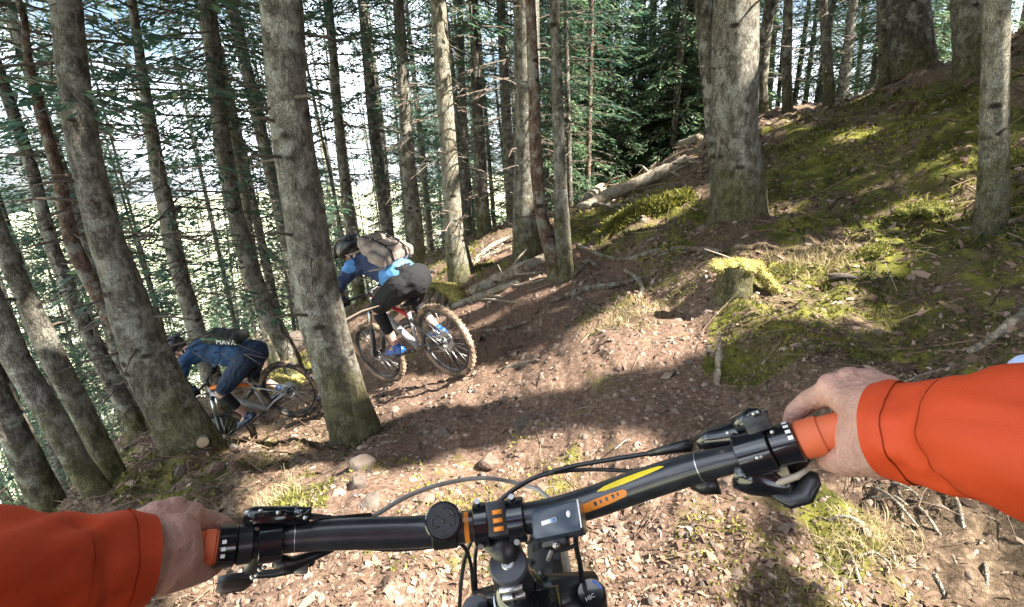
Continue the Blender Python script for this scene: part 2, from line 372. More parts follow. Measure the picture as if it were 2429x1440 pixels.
MOSS_POLYS = [[(1350,500),(1560,430),(1720,520),(1640,600),(1360,590)],
 [(1780,350),(2100,230),(2429,190),(2429,880),(2160,870),(1950,880),(1800,960),(1680,850),(1690,770),(1740,710),(1800,640),(2040,600),(2060,540),(1850,560),(1780,450)],
 [(1900,1200),(2030,1180),(2100,1290),(2070,1400),(1960,1370)],[(610,1210),(690,1120),(800,1120),(780,1210)],
 [(230,1080),(560,1080),(620,1160),(480,1200),(230,1220)],[(1300,600),(1060,600),(1020,640),(1130,680)],[(620,850),(740,790),(760,870),(640,930)]]
def moss_at(x, y, z):
    u, v, d = project(np.stack([x, y, z], -1)); m = np.zeros_like(x)
    u = u + 55 * fbm(x * 1.7, y * 1.7, s=61, octv=3); v = v + 38 * fbm(x * 1.7, y * 1.7, s=67, octv=3)
    for p in MOSS_POLYS: m = np.maximum(m, (poly_mask(u, v, p) & (d > .3)).astype(float))
    out = (d < .3) | (u < -100) | (u > 2500) | (v > 1550)
    m = np.where(out, np.clip(fbm(x * .5, y * .5, s=41, octv=2) * .8 + .35, 0, 1), m)
    return m * .62 + np.clip(fbm(x * 1.3, y * 1.3, s=44, octv=3) * .35, -.2, .3) + .02
def terrain(x, y, detail=True):
    z = terr_base(x, y)
    if not detail: return z
    t = trail_mask(x, y); xr = np.asarray(x) - np.where(np.asarray(y) < 3, .08, .02 - .062 * (np.clip(y, 3, 12) - 3) ** 2)
    z = z + .13 * (1 - t) * sstep(0, .5, xr) * sstep(1.2, 2.4, np.asarray(y, float)) * (1 - sstep(5.2, 7.5, np.asarray(y, float))) - .05 * t * sstep(-.5, .3, np.cos(xr * 4.2))
    z = z + (1 - t) * (.11 * fbm(np.asarray(x) * .9, np.asarray(y) * .9, s=1, octv=3)) + t * .03 * fbm(np.asarray(x) * 1.4, np.asarray(y) * 1.4, s=2, octv=2)
    z = z + .012 * np.abs(fbm(np.asarray(x) * 14, np.asarray(y) * 14, s=12, octv=2)) + (.026 + .02 * (1 - t)) * fbm(np.asarray(x) * 6, np.asarray(y) * 6, s=9, octv=3)
    return z
def hit(u, v, dmax=60, base=False):
    """where the sight line of a pixel meets the ground"""
    r = ray(u, v); d = np.concatenate([np.arange(.8, 14, .04), np.arange(14, dmax, .25)])
    p = CAM + d[:, None] * r; z = terrain(p[:, 0], p[:, 1], not base); b = np.where(p[:, 2] < z)[0]
    return (p[b[0]], d[b[0]]) if len(b) else (p[-1], d[-1])
nr, na = 330, 640
rr = np.concatenate([[0.0], 0.25 * (700 / .25) ** (np.linspace(0, 1, nr) ** 1.15)])
th = np.concatenate([np.linspace(-60, 60, 520), np.linspace(62.5, 297.5, 95)])
nA = len(th); TH, RR = np.meshgrid(np.radians(th), rr[1:])
X = RR * np.sin(TH); Y = RR * np.cos(TH)
Z = terrain(X, Y)
verts = np.concatenate([[[0, 0, float(terrain(np.array([0.]), np.array([0.]))[0])]], np.stack([X, Y, Z], -1).reshape(-1, 3)])
idx = 1 + np.arange(nr * nA).reshape(nr, nA); nx = np.roll(idx, -1, 1)
quads = np.stack([idx[:-1], nx[:-1], nx[1:], idx[1:]], -1).reshape(-1, 4)[:, ::-1]
cen = np.stack([np.zeros(nA, int), np.zeros(nA, int), nx[0], idx[0]], -1)
me = mesh_np('ground', verts, quads, True)
tri = bmesh.new(); tri.from_mesh(me); tri.verts.ensure_lookup_table()
for k in range(nA): tri.faces.new((tri.verts[0], tri.verts[int(nx[0, k])], tri.verts[int(idx[0, k])])).smooth = True
tri.to_mesh(me); tri.free()
attr(me, 'trail', trail_mask(verts[:, 0], verts[:, 1])); attr(me, 'moss', moss_at(verts[:, 0], verts[:, 1], verts[:, 2]))
attr(me, 'pale_glare', sstep(13, 24, np.hypot(verts[:, 0], verts[:, 1] * .7) ) * (verts[:, 2] < -6))  # far low ground, whitened in colour to stand for background glare
ground = put('ground', me, M_ground); tag(ground, 'forest hillside with a worn dirt trail, leaf litter and moss', None, None, 'structure')

# ---------------------------------------------------------------- sunlit places that the crowns are cut open for
LIT = [
 [(880,985),(905,915),(1010,905),(1120,890),(1290,860),(1430,800),(1480,840),(1420,890),(1180,935),(1090,955)],
 [(1040,760),(1100,700),(1290,625),(1330,640),(1300,690),(1180,745),(1080,790)],
 [(1380,800),(1420,735),(1580,690),(1690,640),(1700,700),(1620,760),(1560,830),(1420,850)],
 [(1700,625),(1760,600),(1860,575),(2040,590),(2070,620),(2040,660),(1900,670),(1760,680)],
 [(2020,595),(2090,530),(2180,470),(2270,460),(2230,520),(2110,570),(2070,600)],
 [(2150,400),(2330,365),(2330,385),(2170,420)],
 [(1370,500),(1480,440),(1650,330),(1670,350),(1560,430),(1460,480),(1380,520)],
 [(1450,550),(1500,510),(1620,470),(1640,480),(1540,530),(1470,560)],
 [(1370,570),(1440,560),(1460,580),(1380,590)],
 [(1790,300),(1850,230),(2000,170),(2040,170),(1950,230),(1850,290)],
 [(2190,110),(2270,60),(2290,75),(2240,115)],
 [(840,1150),(1150,1080),(1320,1060),(1500,1045),(1620,1100),(1650,1200),(1620,1300),(1740,1440),(800,1440),(850,1280)],
 [(520,1300),(850,1290),(850,1440),(330,1440),(440,1390)],
 [(1890,1240),(1990,1190),(2110,1120),(2180,1180),(2230,1300),(2220,1440),(1980,1440),(1900,1380)],
 [(590,1190),(640,1130),(780,1110),(830,1140),(780,1210)],
 [(590,1075),(640,1030),(790,990),(800,1020),(700,1070),(620,1090)],
 [(610,920),(640,870),(740,840),(760,880),(700,920)],[(2280,840),(2350,790),(2429,745),(2429,780),(2330,860)],
 [(1000,640),(1090,610),(1200,560),(1220,600),(1110,650),(1040,690)],[(2390,320),(2429,310),(2429,420),(2395,400)],
 [(820,780),(900,760),(900,850),(840,880)],[(2385,590),(2429,570),(2429,620),(2395,615)]]
_sx = np.linspace(-7, 12, 480); _sy = np.linspace(-1, 15, 400); SGX, SGY = np.meshgrid(_sx, _sy)
SGZ = terrain(SGX, SGY); _u, _v, _d = project(np.stack([SGX, SGY, SGZ], -1))
_wob = 14 * fbm(SGX * 3, SGY * 3, s=71, octv=3)
LITG = np.zeros(SGX.shape, bool)
for _p in LIT: LITG |= poly_mask(_u + _wob, _v + _wob * .5, _p) & (_d > .3)
# small random openings added for sun flecks
LITG |= (fbm(SGX * 2.2, SGY * 2.2, s=77, octv=2) > 0.97)
for _k in range(3):
    _L = LITG.copy(); _L[1:] |= LITG[:-1]; _L[:-1] |= LITG[1:]; _L[:, 1:] |= LITG[:, :-1]; _L[:, :-1] |= LITG[:, 1:]; LITG = _L
TARGETS = []          # (point, radius) kept free of crown leaves so the sun gets there
def lit_leaf(p):
    """True where a leaf at p would shade one of the sunlit places"""
    q = p.copy()
    t = (p[:, 2] - terr_base(p[:, 0], p[:, 1])) / SUN[2]
    for _ in range(8):
        q = p - SUN * t[:, None]; dz = q[:, 2] - terr_base(q[:, 0], q[:, 1]); t = t + dz / .66
    q = p - SUN * t[:, None]
    ix = np.round((q[:, 0] - _sx[0]) / (_sx[1] - _sx[0])).astype(int); iy = np.round((q[:, 1] - _sy[0]) / (_sy[1] - _sy[0])).astype(int)
    ok = (ix >= 0) & (iy >= 0) & (ix < len(_sx)) & (iy < len(_sy)); res = np.zeros(len(p), bool)
    res[ok] = LITG[iy[ok], ix[ok]]
    for c, r in TARGETS:
        w = p - np.asarray(c); s = w @ SUN; dist = np.linalg.norm(w - s[:, None] * SUN, axis=1)
        res |= (dist < r) & (s > 0)
    return res

# ---------------------------------------------------------------- trees
def sprays(H, z0, z1, rmax, nb, per, leaf, droop=.25, seed=0, shape='cone', curve=.0, width=.30):
    """a conifer crown: branches in whorls, each set with flat sprays of needles. returns verts, quads, rnd, branch list"""
    g = np.random.default_rng(seed); V, Q, A, B = [], [], [], []
    zs = np.sort(z0 + (z1 - z0) * g.random(nb) ** 0.9); ph = np.cumsum(g.normal(2.4, .5, nb))
    tt = (zs - z0) / (z1 - z0)
    Lb = rmax * (np.minimum(1, tt * 3 + .55) * (1 - tt) ** .75 + .06) * g.uniform(.65, 1.15, nb)
    for z, a, l in zip(zs, ph, Lb):
        n = max(4, int(per * l)); t = g.random(n) ** .75; t = .12 + .88 * t
        rise = g.uniform(-.15, .2)
        dirv = np.array([math.cos(a), math.sin(a), 0]); side = np.array([-math.sin(a), math.cos(a), 0])
        cz = z + l * (rise * t - droop * t * t); lat = g.uniform(-1, 1, n) * (width * l * (1.15 - t) + .04)
        c = dirv * (t * l)[:, None] + side * lat[:, None]; c[:, 2] = cz + g.normal(0, .03, n) - np.abs(lat) * .15
        ang = np.sign(lat) * g.uniform(.2, .9, n); ln = leaf * g.uniform(.6, 1.4, n); w = ln * g.uniform(.14, .3, n)
        d = dirv * np.cos(ang)[:, None] + side * np.sin(ang)[:, None]; d[:, 2] = -g.uniform(.05, .55, n)
        d /= np.linalg.norm(d, axis=1)[:, None]; s = np.cross(d, [0, 0, 1.0]); s /= np.linalg.norm(s, axis=1)[:, None]
        s = s + np.stack([np.zeros(n), np.zeros(n), g.normal(0, .5, n)], 1)
        p0 = c - s * (w * .3)[:, None]; p1 = c + s * (w * .3)[:, None]
        m1 = c + d * (ln * .5)[:, None] + s * (w * .5)[:, None]; m0 = c + d * (ln * .5)[:, None] - s * (w * .5)[:, None]
        e = c + d * ln[:, None]
        V.append(np.stack([c, m1, e, m0], 1)); A.append(np.repeat(np.clip(g.normal(.45, .25, n) + (g.random() - .5) * .3, 0, 1), 4))
        B.append((np.array([0, 0, z]), np.array([math.cos(a) * l * .55, math.sin(a) * l * .55, z + l * (rise * .55 - droop * .3)]), np.array([math.cos(a) * l, math.sin(a) * l, z + l * (rise - droop)]), .007 + .006 * l))
    V = np.concatenate(V).reshape(-1, 3); A = np.concatenate(A)
    return V, np.arange(len(V)).reshape(-1, 4), A, B
def crown_mesh(name, args, filt=None, branches=True):
    V, Q, A, B = sprays(**args)
    if filt is not None:
        keep = ~(filt(V.reshape(-1, 4, 3)[:, [0, 2]].reshape(-1, 3)).reshape(-1, 2).any(1)); V = V.reshape(-1, 4, 3)[keep].reshape(-1, 3); A = A.reshape(-1, 4)[keep].ravel(); Q = np.arange(len(V)).reshape(-1, 4)
    if branches:
        vb, qb = [], []
        base = len(V)
        for p0, p1, p2, r in B:
            if filt is not None and filt(np.concatenate([p0 + (p1 - p0) * np.linspace(0, 1, 8)[:, None], p1 + (p2 - p1) * np.linspace(0, 1, 8)[:, None]])).any(): continue
            for (a, b, ra, rb) in ((p0, p1, r, r * .6), (p1, p2, r * .6, r * .2)):
                t = b - a; t = t / np.linalg.norm(t); s = np.cross(t, [0, 0, 1]); s /= np.linalg.norm(s) + 1e-9; u_ = np.cross(s, t)
                k = base + len(vb)
                for p, q in ((a, ra), (b, rb)):
                    for w in (0, 2.09, 4.19): vb.append(p + q * (math.cos(w) * s + math.sin(w) * u_))
                for j in range(3): qb.append((k + j, k + (j + 1) % 3, k + 3 + (j + 1) % 3, k + 3 + j))
        if vb:
            V = np.concatenate([V, np.array(vb)]); nq = len(Q); Q = np.concatenate([Q, np.array(qb)]); A = np.concatenate([A, np.full(len(vb), 0)])
            me = mesh_np(name, V, Q); attr(me, 'rnd', A); me.materials.append(M_needle); me.materials.append(M_twig)
            mi = np.zeros(len(me.polygons), np.int32); mi[nq:] = 1; me.polygons.foreach_set('material_index', mi); return me
    me = mesh_np(name, V, Q); attr(me, 'rnd', A); return me
def twig_mesh(H, z0, z1, n, lmax, seed, r0=.1):
    """dead lower branches, forked and thin"""
    g = np.random.default_rng(seed); mb = MB()
    for _ in range(n):
        z = g.uniform(z0, z1); a = g.uniform(0, 6.28); l = lmax * g.uniform(.3, 1); rs = g.uniform(-.35, .2)
        d = np.array([math.cos(a), math.sin(a), rs]); p = np.array([0, 0, z]) + d * r0 * .5
        mid = p + d * l * .5 + g.normal(0, .04, 3); e = p + d * l + np.array([0, 0, -.1 * l]) + g.normal(0, .06, 3)
        mb.tube([p, mid, e], [.011, .007, .003], 3, False)
        for k in range(int(2 + l * 5)):
            t = g.uniform(.25, .95); q = p + (e - p) * t; a2 = a + g.choice([-1, 1]) * g.uniform(.5, 1.1); l2 = l * g.uniform(.12, .35)
            mb.tube([q, q + np.array([math.cos(a2), math.sin(a2), rs + g.uniform(-.3, .1)]) * l2], [.005, .002], 3, False)
    return mb.mesh('dead_branches', False)
def trunk_mesh(pts, rads, sides, seed, flare=.35, rough=.05):
    """pts/rads along the trunk from the foot up (local coordinates)"""
    pts = np.asarray(pts, float); rads = np.asarray(rads, float)
    seg = np.concatenate([[0], np.cumsum(np.linalg.norm(np.diff(pts, axis=0), axis=1))]); Lg = seg[-1]
    h = np.concatenate([np.linspace(0, .8, 10)[:-1], np.linspace(.8, min(4, Lg), 26)[:-1], np.linspace(min(4, Lg), Lg, 10)]) if Lg > 4 else np.linspace(0, Lg, 30)
    cx = np.stack([np.interp(h, seg, pts[:, k]) for k in range(3)], 1); rad = np.interp(h, seg, rads)
    k = np.arange(sides) * 2 * math.pi / sides; Hh, K = np.meshgrid(h, k, indexing='ij')
    lobes = .55 + .45 * np.cos(K * (3 + seed % 3) + seed); fl = 1 + flare * np.exp(-Hh / .16) * (.4 + lobes) + flare * .15 * np.exp(-Hh / .4)
    nz = fbm(np.cos(K) * 1.3 + seed, np.sin(K) * 1.3, Hh * 2.2, s=seed % 91, octv=3) * rough + .03 * fbm(np.cos(K) * 5, np.sin(K) * 5, Hh * 9, s=seed % 83 + 3, octv=2)
    rr_ = rad[:, None] * fl * (1 + nz)
    cxo = cx[:, None, :] + np.stack([np.cos(K) * rr_, np.sin(K) * rr_, np.zeros_like(K)], -1)
    V = cxo.reshape(-1, 3); i = np.arange(len(h) * sides).reshape(len(h), sides); n2 = np.roll(i, -1, 1)
    Q = np.stack([i[:-1], n2[:-1], n2[1:], i[1:]], -1).reshape(-1, 4)
    me = mesh_np('trunk', V, Q, True); attr(me, 'low', np.clip(1.0 - V[:, 2] / 1.3, -.15, 1)); return me
CROWNS = [crown_mesh('crown', dict(H=14, z0=z0, z1=14.5, rmax=rm, nb=115, per=48, leaf=.145, seed=s, droop=dr)) for z0, rm, s, dr in ((3.4, 2.1, 1, .22), (4.4, 1.8, 2, .35), (2.4, 2.2, 3, .28), (3.0, 1.9, 4, .18), (1.4, 2.2, 5, .30))]
YOUNG = [crown_mesh('crown', dict(H=8, z0=.25, z1=8.5, rmax=1.9, nb=180, per=60, leaf=.15, seed=s, droop=.3)) for s in (21, 22, 23)]
for _m in YOUNG: _m.materials[0] = M_needle_y
TWIGS = [twig_mesh(6, .6, 6.5, 70, .85, s) for s in (31, 32, 33)]
for _m in TWIGS: _m.materials.append(M_twig)
def copy_child(name, me, parent, z=0, rot=0, sc=1.0, kind=None):
    o = put(name, me, None, parent); o.rotation_euler = (0, 0, rot); o.scale = (sc, sc, sc); o.location.z = z
    if kind: o['kind'] = kind
    return o
def plane_depth(u, v, y):
    r = ray(u, v); return y / r[1]
def tree(name, label, us, base, depth, mat, group=None, sides=18, crown=None, tw=None, stubs=0, flare=.35, seed=1, top=13.0, cat='tree', canopy=None):
    """us: (u, v, width px) up the trunk, from the foot; the foot stands on the ground at base"""
    p0, d0 = hit(*base)
    if depth: d0 = depth; p0 = P(base[0], base[1], depth); p0[2] = terrain(np.array([p0[0]]), np.array([p0[1]]))[0]
    y0 = p0[1]; pts, rads = [p0 - np.array([0, 0, .25])], []
    for (u, v, w) in us:
        d = plane_depth(u, v, y0); q = P(u, v, d)
        if q[2] <= pts[-1][2] + .05: continue
        pts.append(q); rads.append(w / 2 * d / F)
    rads = [rads[0] * 1.05] + rads
    dirv = (pts[-1] - pts[0]) / np.linalg.norm(pts[-1] - pts[0]); dirv = dirv * .6 + np.array([0, 0, .4]); dirv /= dirv[2]
    hh = p0[2] + top - pts[-1][2]
    if hh > .5: pts.append(pts[-1] + dirv * hh); rads.append(rads[-1] * .25)
    t = thing(name, label, cat, p0, group)
    L0 = [q - p0 for q in pts]
    put('trunk', trunk_mesh(L0, rads, sides, seed, flare), mat, t)
    if crown is not None:
        o = copy_child('crown', crown, t, rot=seed * 1.3, sc=random.uniform(.85, 1.1), kind='stuff'); o.location = Vector(((L0[-1] * .3)[0], (L0[-1] * .3)[1], 0))
    if canopy:
        off = p0 + L0[-1] * .6; off[2] = p0[2]
        me = crown_mesh('crown', dict(H=top, z0=canopy, z1=top + .6, rmax=2.7, nb=160, per=44, leaf=.32, seed=seed + 100, droop=.2, width=.4), filt=lambda q: lit_leaf(q + off))  # crown shaped for the light: leaves cut out above the sunlit places
        if len(me.materials) == 0: me.materials.append(M_needle)
        o = put('crown', me, None, t, loc=off - p0); o['kind'] = 'stuff'
    if tw is not None: copy_child('dead_branches', tw, t, rot=seed * 2.1, kind='stuff').location = Vector(((L0[2 if len(L0) > 2 else 1])[0] * .5, (L0[2 if len(L0) > 2 else 1])[1] * .5, 0))
    g = random.Random(seed)
    for k in range(stubs):
        z = g.uniform(.7, 3.6); seg = np.array([q[2] for q in L0]); cx = np.array([np.interp(z, seg, [q[j] for q in L0]) for j in range(3)])
        r_ = np.interp(z, seg, rads); a = g.uniform(0, 6.28); l = g.uniform(.06, .45); d = np.array([math.cos(a), math.sin(a), g.uniform(-.1, .4)])
        put('branch', MB().tube([cx + d * r_ * .6, cx + d * (r_ + l * .5), cx + d * (r_ + l) + np.array([0, 0, -l * .1])], [.013, .009, .004], 5).mesh('branch'), M_twig, t)
    return t
TREES = [
 ('pine_tree', 'big mossy trunk left of the crouching leftmost rider, its foot overlapping him', [(456,1050,122),(398,950,106),(350,850,103),(312,750,90),(284,650,78),(256,583,70),(234,500,68),(213,417,67),(197,330,66),(183,250,64),(166,125,64),(156,0,64)], (462,1075), 4.15, M_bark, 18, 4.6, 11),
 ('pine_tree', 'thick straight trunk standing between the two riders ahead', [(842,1010,112),(820,950,103),(790,850,101),(762,750,103),(736,600,98),(722,500,96),(701,375,94),(684,250,92),(675,125,92),(668,0,92)], (850,1035), 3.95, M_bark, 18, 4.8, 14),
 ('pine_tree', 'broad old trunk with flaking bark on the mossy slope right of the trail', [(1750,505,128),(1752,440,118),(1752,380,106),(1742,300,104),(1742,200,106),(1742,100,104),(1745,0,102)], (1752,530), 5.4, M_bark, 14, 4.4, 3),
 ('pine_tree', 'slimmer dark trunk growing against the left side of the broad flaking trunk', [(1712,490,50),(1708,420,46),(1698,340,42),(1688,240,40),(1678,120,40),(1668,0,40)], (1715,515), 5.5, M_bark_dark, 3, 4.8, 5),
 ('pine_tree', 'pale patched trunk near the right edge of the photo on the moss', [(2352,520,62),(2356,440,58),(2358,340,56),(2360,220,54),(2362,100,52),(2364,0,52)], (2352,560), 4.0, M_bark_pale, 3, 4.6, 6),
 ('pine_tree', 'sunlit pale trunk right of the rider wearing the backpack', [(1092,640,62),(1082,580,52),(1074,480,46),(1066,360,44),(1056,240,42),(1048,120,40),(1040,0,38)], (1095,658), 7.4, M_bark_pale, 8, None, 8),
 ('pine_tree', 'grey straight trunk in the middle, behind the reddish trunk', [(1248,540,66),(1248,470,60),(1250,380,60),(1250,280,60),(1250,160,62),(1248,0,64)], (1248,572), 7.0, M_bark, 4, 5.0, 7),
 ('pine_tree', 'reddish leaning trunk whose foot joins the trunk beside it in the middle', [(1322,630,48),(1300,570,34),(1282,500,30),(1274,420,30),(1270,340,30),(1268,240,28),(1262,100,26),(1258,0,24)], (1326,655), 5.8, M_bark_red, 2, 4.9, 9),
 ('pine_tree', 'narrow trunk right of the reddish leaning one', [(1338,630,44),(1334,560,38),(1330,460,32),(1326,340,28),(1322,220,26),(1318,100,24),(1315,0,24)], (1340,655), 5.75, M_bark, 4, 5.0, 10),
 ('pine_tree', 'thin reddish trunk arching left of the big mossy trunk', [(392,930,40),(335,850,40),(298,800,38),(262,750,36),(234,700,36),(206,650,33),(172,583,32),(155,500,28),(140,417,27),(116,333,26),(97,270,24),(84,208,20),(64,125,16),(54,0,14)], (420,965), 4.6, M_bark_red, 6, None, 12),
 ('pine_tree', 'leaning trunk at lower left, right one of the pair above the orange sleeve', [(272,1130,50),(232,1050,48),(207,1000,48),(180,950,50),(153,900,50),(126,850,48),(104,800,49),(81,750,44),(60,700,42),(34,650,40),(5,570,38)], (285,1165), 3.9, M_bark, 5, None, 13),
 ('pine_tree', 'leaning trunk at lower left crossing behind the left sleeve, yellowish with moss', [(232,1170,58),(184,1100,50),(156,1050,52),(128,1000,54),(100,950,54),(65,900,52),(37,850,52),(8,770,50),(-30,690,48)], (250,1190), 3.6, M_bark, 4, None, 15),
 ('pine_tree', 'dark trunk in the lower left corner leaning out of the picture', [(110,1180,66),(60,1080,62),(15,980,60),(-30,880,56)], (120,1205), 4.3, M_bark_dark, 2, None, 16),
 ('pine_tree', 'dark slender trunk at the left, standing down the slope behind the leaning pair', [(310,985,40),(255,880,38),(205,780,34),(160,680,32),(125,590,30),(95,480,28),(72,380,26)], (320,1010), 7.5, M_bark_dark, 4, None, 17),
 ('pine_tree', 'grey trunk rising behind the crouching rider in dark blue', [(505,900,44),(480,830,40),(456,750,38),(432,670,36),(409,583,37),(396,500,36),(377,417,34),(360,333,30),(342,208,23),(331,125,20),(318,0,19)], (520,930), 7.2, M_bark, 6, None, 18),
 ('pine_tree', 'grey trunk left of the thick trunk, with a fork of pale bark at its top', [(690,850,46),(665,800,44),(632,740,44),(602,660,42),(578,583,40),(556,500,37),(541,417,38),(527,333,38),(517,208,39),(505,125,38),(500,0,35)], (700,875), 8.0, M_bark, 6, None, 19),
 ('pine_tree', 'white sunlit slender trunk behind the crouching rider', [(655,870,34),(640,800,28),(620,720,26),(602,640,24),(588,540,22),(575,440,20)], (658,885), 9.0, M_bark_pale, 2, None, 20),
 ('pine_tree', 'brown trunk just right of the thick trunk, above the rider with the backpack', [(835,560,26),(826,500,26),(812,380,24),(800,260,22),(790,120,20),(780,0,18)], (838,600), 10.5, M_bark, 4, None, 22),
 ('pine_tree', 'dark trunk directly above the brown backpack', [(985,560,38),(978,480,36),(968,380,34),(962,280,30),(955,160,28),(945,0,26)], (988,610), 9.5, M_bark, 4, None, 24),
 ('pine_tree', 'knotty dark trunk above the helmet of the rider with the backpack', [(920,560,28),(905,460,26),(890,340,26),(878,220,26),(870,120,24),(860,0,22)], (925,600), 11.5, M_bark_dark, 4, None, 25),
 ('pine_tree', 'dark green-stained trunk right of the sunlit pale trunk', [(1150,545,34),(1142,460,32),(1138,360,28),(1132,240,26),(1128,120,24),(1122,0,22)], (1152,575), 10.0, M_bark_dark, 4, None, 26),
 ('pine_tree', 'thin trunk between the sunlit pale trunk and the green-stained one', [(1112,560,22),(1106,460,20),(1102,340,18),(1096,200,17),(1090,0,15)], (1115,590), 12.5, M_bark_dark, 2, None, 27),
 ('pine_tree', 'grey trunk close left of the straight middle trunk', [(1215,530,28),(1210,420,26),(1202,300,25),(1196,160,24),(1188,0,22)], (1217,548), 11.0, M_bark, 2, None, 28),
 ('pine_tree', 'dark wide trunk at the top right, partly hidden by the slope', [(2172,178,92),(2165,120,90),(2158,60,88),(2152,0,86)], (2174,192), 8.8, M_bark_dark, 2, 3.8, 29),
 ('pine_tree', 'grey trunk at the top right between the wide dark one and the pale patched one', [(2300,200,64),(2298,120,62),(2292,0,60)], (2302,225), 7.0, M_bark, 2, 4.0, 30),
 ('pine_tree', 'thin trunk on the ridge, right of the broad flaking trunk', [(1868,250,24),(1866,160,22),(1868,80,21),(1870,0,20)], (1868,270), 10.0, M_bark_dark, 2, 3.8, 33),
 ('pine_tree', 'curved dark trunk touching the right side of the broad flaking trunk', [(1808,270,28),(1806,200,26),(1812,120,26),(1820,50,26),(1828,0,26)], (1806,290), 10.5, M_bark_dark, 2, 4.0, 34),
 ('pine_tree', 'thin trunk on the ridge midway along the top of the right slope', [(1968,215,24),(1962,140,22),(1958,60,22),(1955,0,22)], (1970,232), 9.6, M_bark, 2, 4.0, 35),
 ('pine_tree', 'slim trunk just left of the dark wide trunk on the ridge', [(2105,180,34),(2102,100,32),(2098,0,32)], (2106,200), 9.3, M_bark, 1, 4.0, 36),
]
TARGETS += [(P(1750,640,3.85), .17), (P(1930,620,4.2), .3), (P(1500,250,15), 2.4), (P(1400,120,14), 1.2), (P(1085,600,7.4) , .45), (P(1065,380,7.4), .45), (P(1055,180,7.4), .5), (P(1045,0,7.4), .5), (P(640,800,9.0), .5), (P(930,590,5.0), .34), (P(960,640,4.9), .25),
            (P(2360,370,4.0), .10), (P(1100,1270,.54), .12), (P(850,1260,.54), .08), (P(430,1390,.455), .035), (P(318,1410,.43), .02),
            (P(230,420,4.6), .16), (P(180,60,4.6), .15), (P(350,760,4.3), .12), (P(700,900,6.1), .25), (P(1280,400,5.8), .2), (P(450,950,4.2), .12),
            (P(320,100,7.2), .3), (P(60,650,3.9), .15), (P(90,920,3.9), .2), (P(600,600,8), .3), (P(790,300,10.5), .6), (P(1590,390,11.5),.6), (P(1470,460,10.8),.5)]
_r = random.Random(12)
TARGETS += [(P(_r.uniform(0, 1200), _r.uniform(60, 620), _r.uniform(8, 20)), _r.uniform(.3, .7)) for _ in range(16)]
BIG = {}
for (nm, lab, us, base, dep, mat, stubs, canopy, sd) in TREES:
    far = dep > 6.9
    BIG[sd] = tree(nm, lab, us, base, dep, mat, sides=12 if far else 22, stubs=stubs, seed=sd, canopy=canopy, crown=None if canopy else CROWNS[sd % 4],
                   tw=TWIGS[sd % 3] if far or sd == 12 else None, flare=.28 if dep < 6 else .2, top=13)
# unseen trees added beside and behind the camera to shade the trail
def shade_tree(x, y, sd, lab):
    z = float(terrain(np.array([x]), np.array([y]))[0]); p0 = np.array([x, y, z])
    t = thing('pine_tree', lab, 'tree', p0, 'unseen trees added to shade the trail')
    g = random.Random(sd); rr0 = g.uniform(.09, .13)
    put('trunk', trunk_mesh([(0, 0, -.3), (g.uniform(-.1, .1), 0, 6), (0, g.uniform(-.2, .2), 13)], [rr0, rr0 * .75, .03], 12, sd), M_bark, t)
    base_h = max(3.6, 3.2 + CAM[2] - z)
    me = crown_mesh('crown', dict(H=13, z0=base_h, z1=max(13.6, base_h + 6), rmax=3.3, nb=160, per=40, leaf=.33, seed=sd + 300, droop=.15, width=.45), filt=lambda q: lit_leaf(q + p0))  # added shade crown, with holes left where sun patches are wanted
    if len(me.materials) == 0: me.materials.append(M_needle)
    o = put('crown', me, None, t); o['kind'] = 'stuff'
    return t
k = 0; SP = []
for (x, y) in [(3.2,-1.8),(5.6,-.2),(8.6,1.2),(6.2,-3.6),(9.6,-2.2),(12.2,1.8),(11.6,5.2),(8.4,5.3),(10.4,8.2),(6.9,2.6),(4.6,-6.2),(9.2,-5.6),(13.4,-2),(15.2,5.5),(1.6,-4.4),(16,2),(10.2,3.2),(7.4,-.9),(13.8,8.2)]:
    k += 1; best_ = (9, x, y)
    for _t in range(70):      # keep the stems themselves off the sunlit places
        x1, y1 = x + random.uniform(-1.3, 1.3), y + random.uniform(-1.3, 1.3)
        if min([9] + [(x1 - a_) ** 2 + (y1 - b_) ** 2 for a_, b_ in SP]) < 1.6: continue
        zz = float(terrain(np.array([x1]), np.array([y1]))[0]); q_ = np.stack([np.full(40, x1), np.full(40, y1), zz + np.linspace(.2, 12, 40)], 1)
        m_ = lit_leaf(np.concatenate([q_ + [0, .1, 0], q_ - [0, .1, 0]])).mean()
        if m_ < best_[0]: best_ = (m_, x1, y1)
        if m_ < .005: break
    if best_[0] > .30: continue
    SP.append(best_[1:]); shade_tree(best_[1], best_[2], 400 + k, 'unseen conifer added on the right slope to shade the trail')
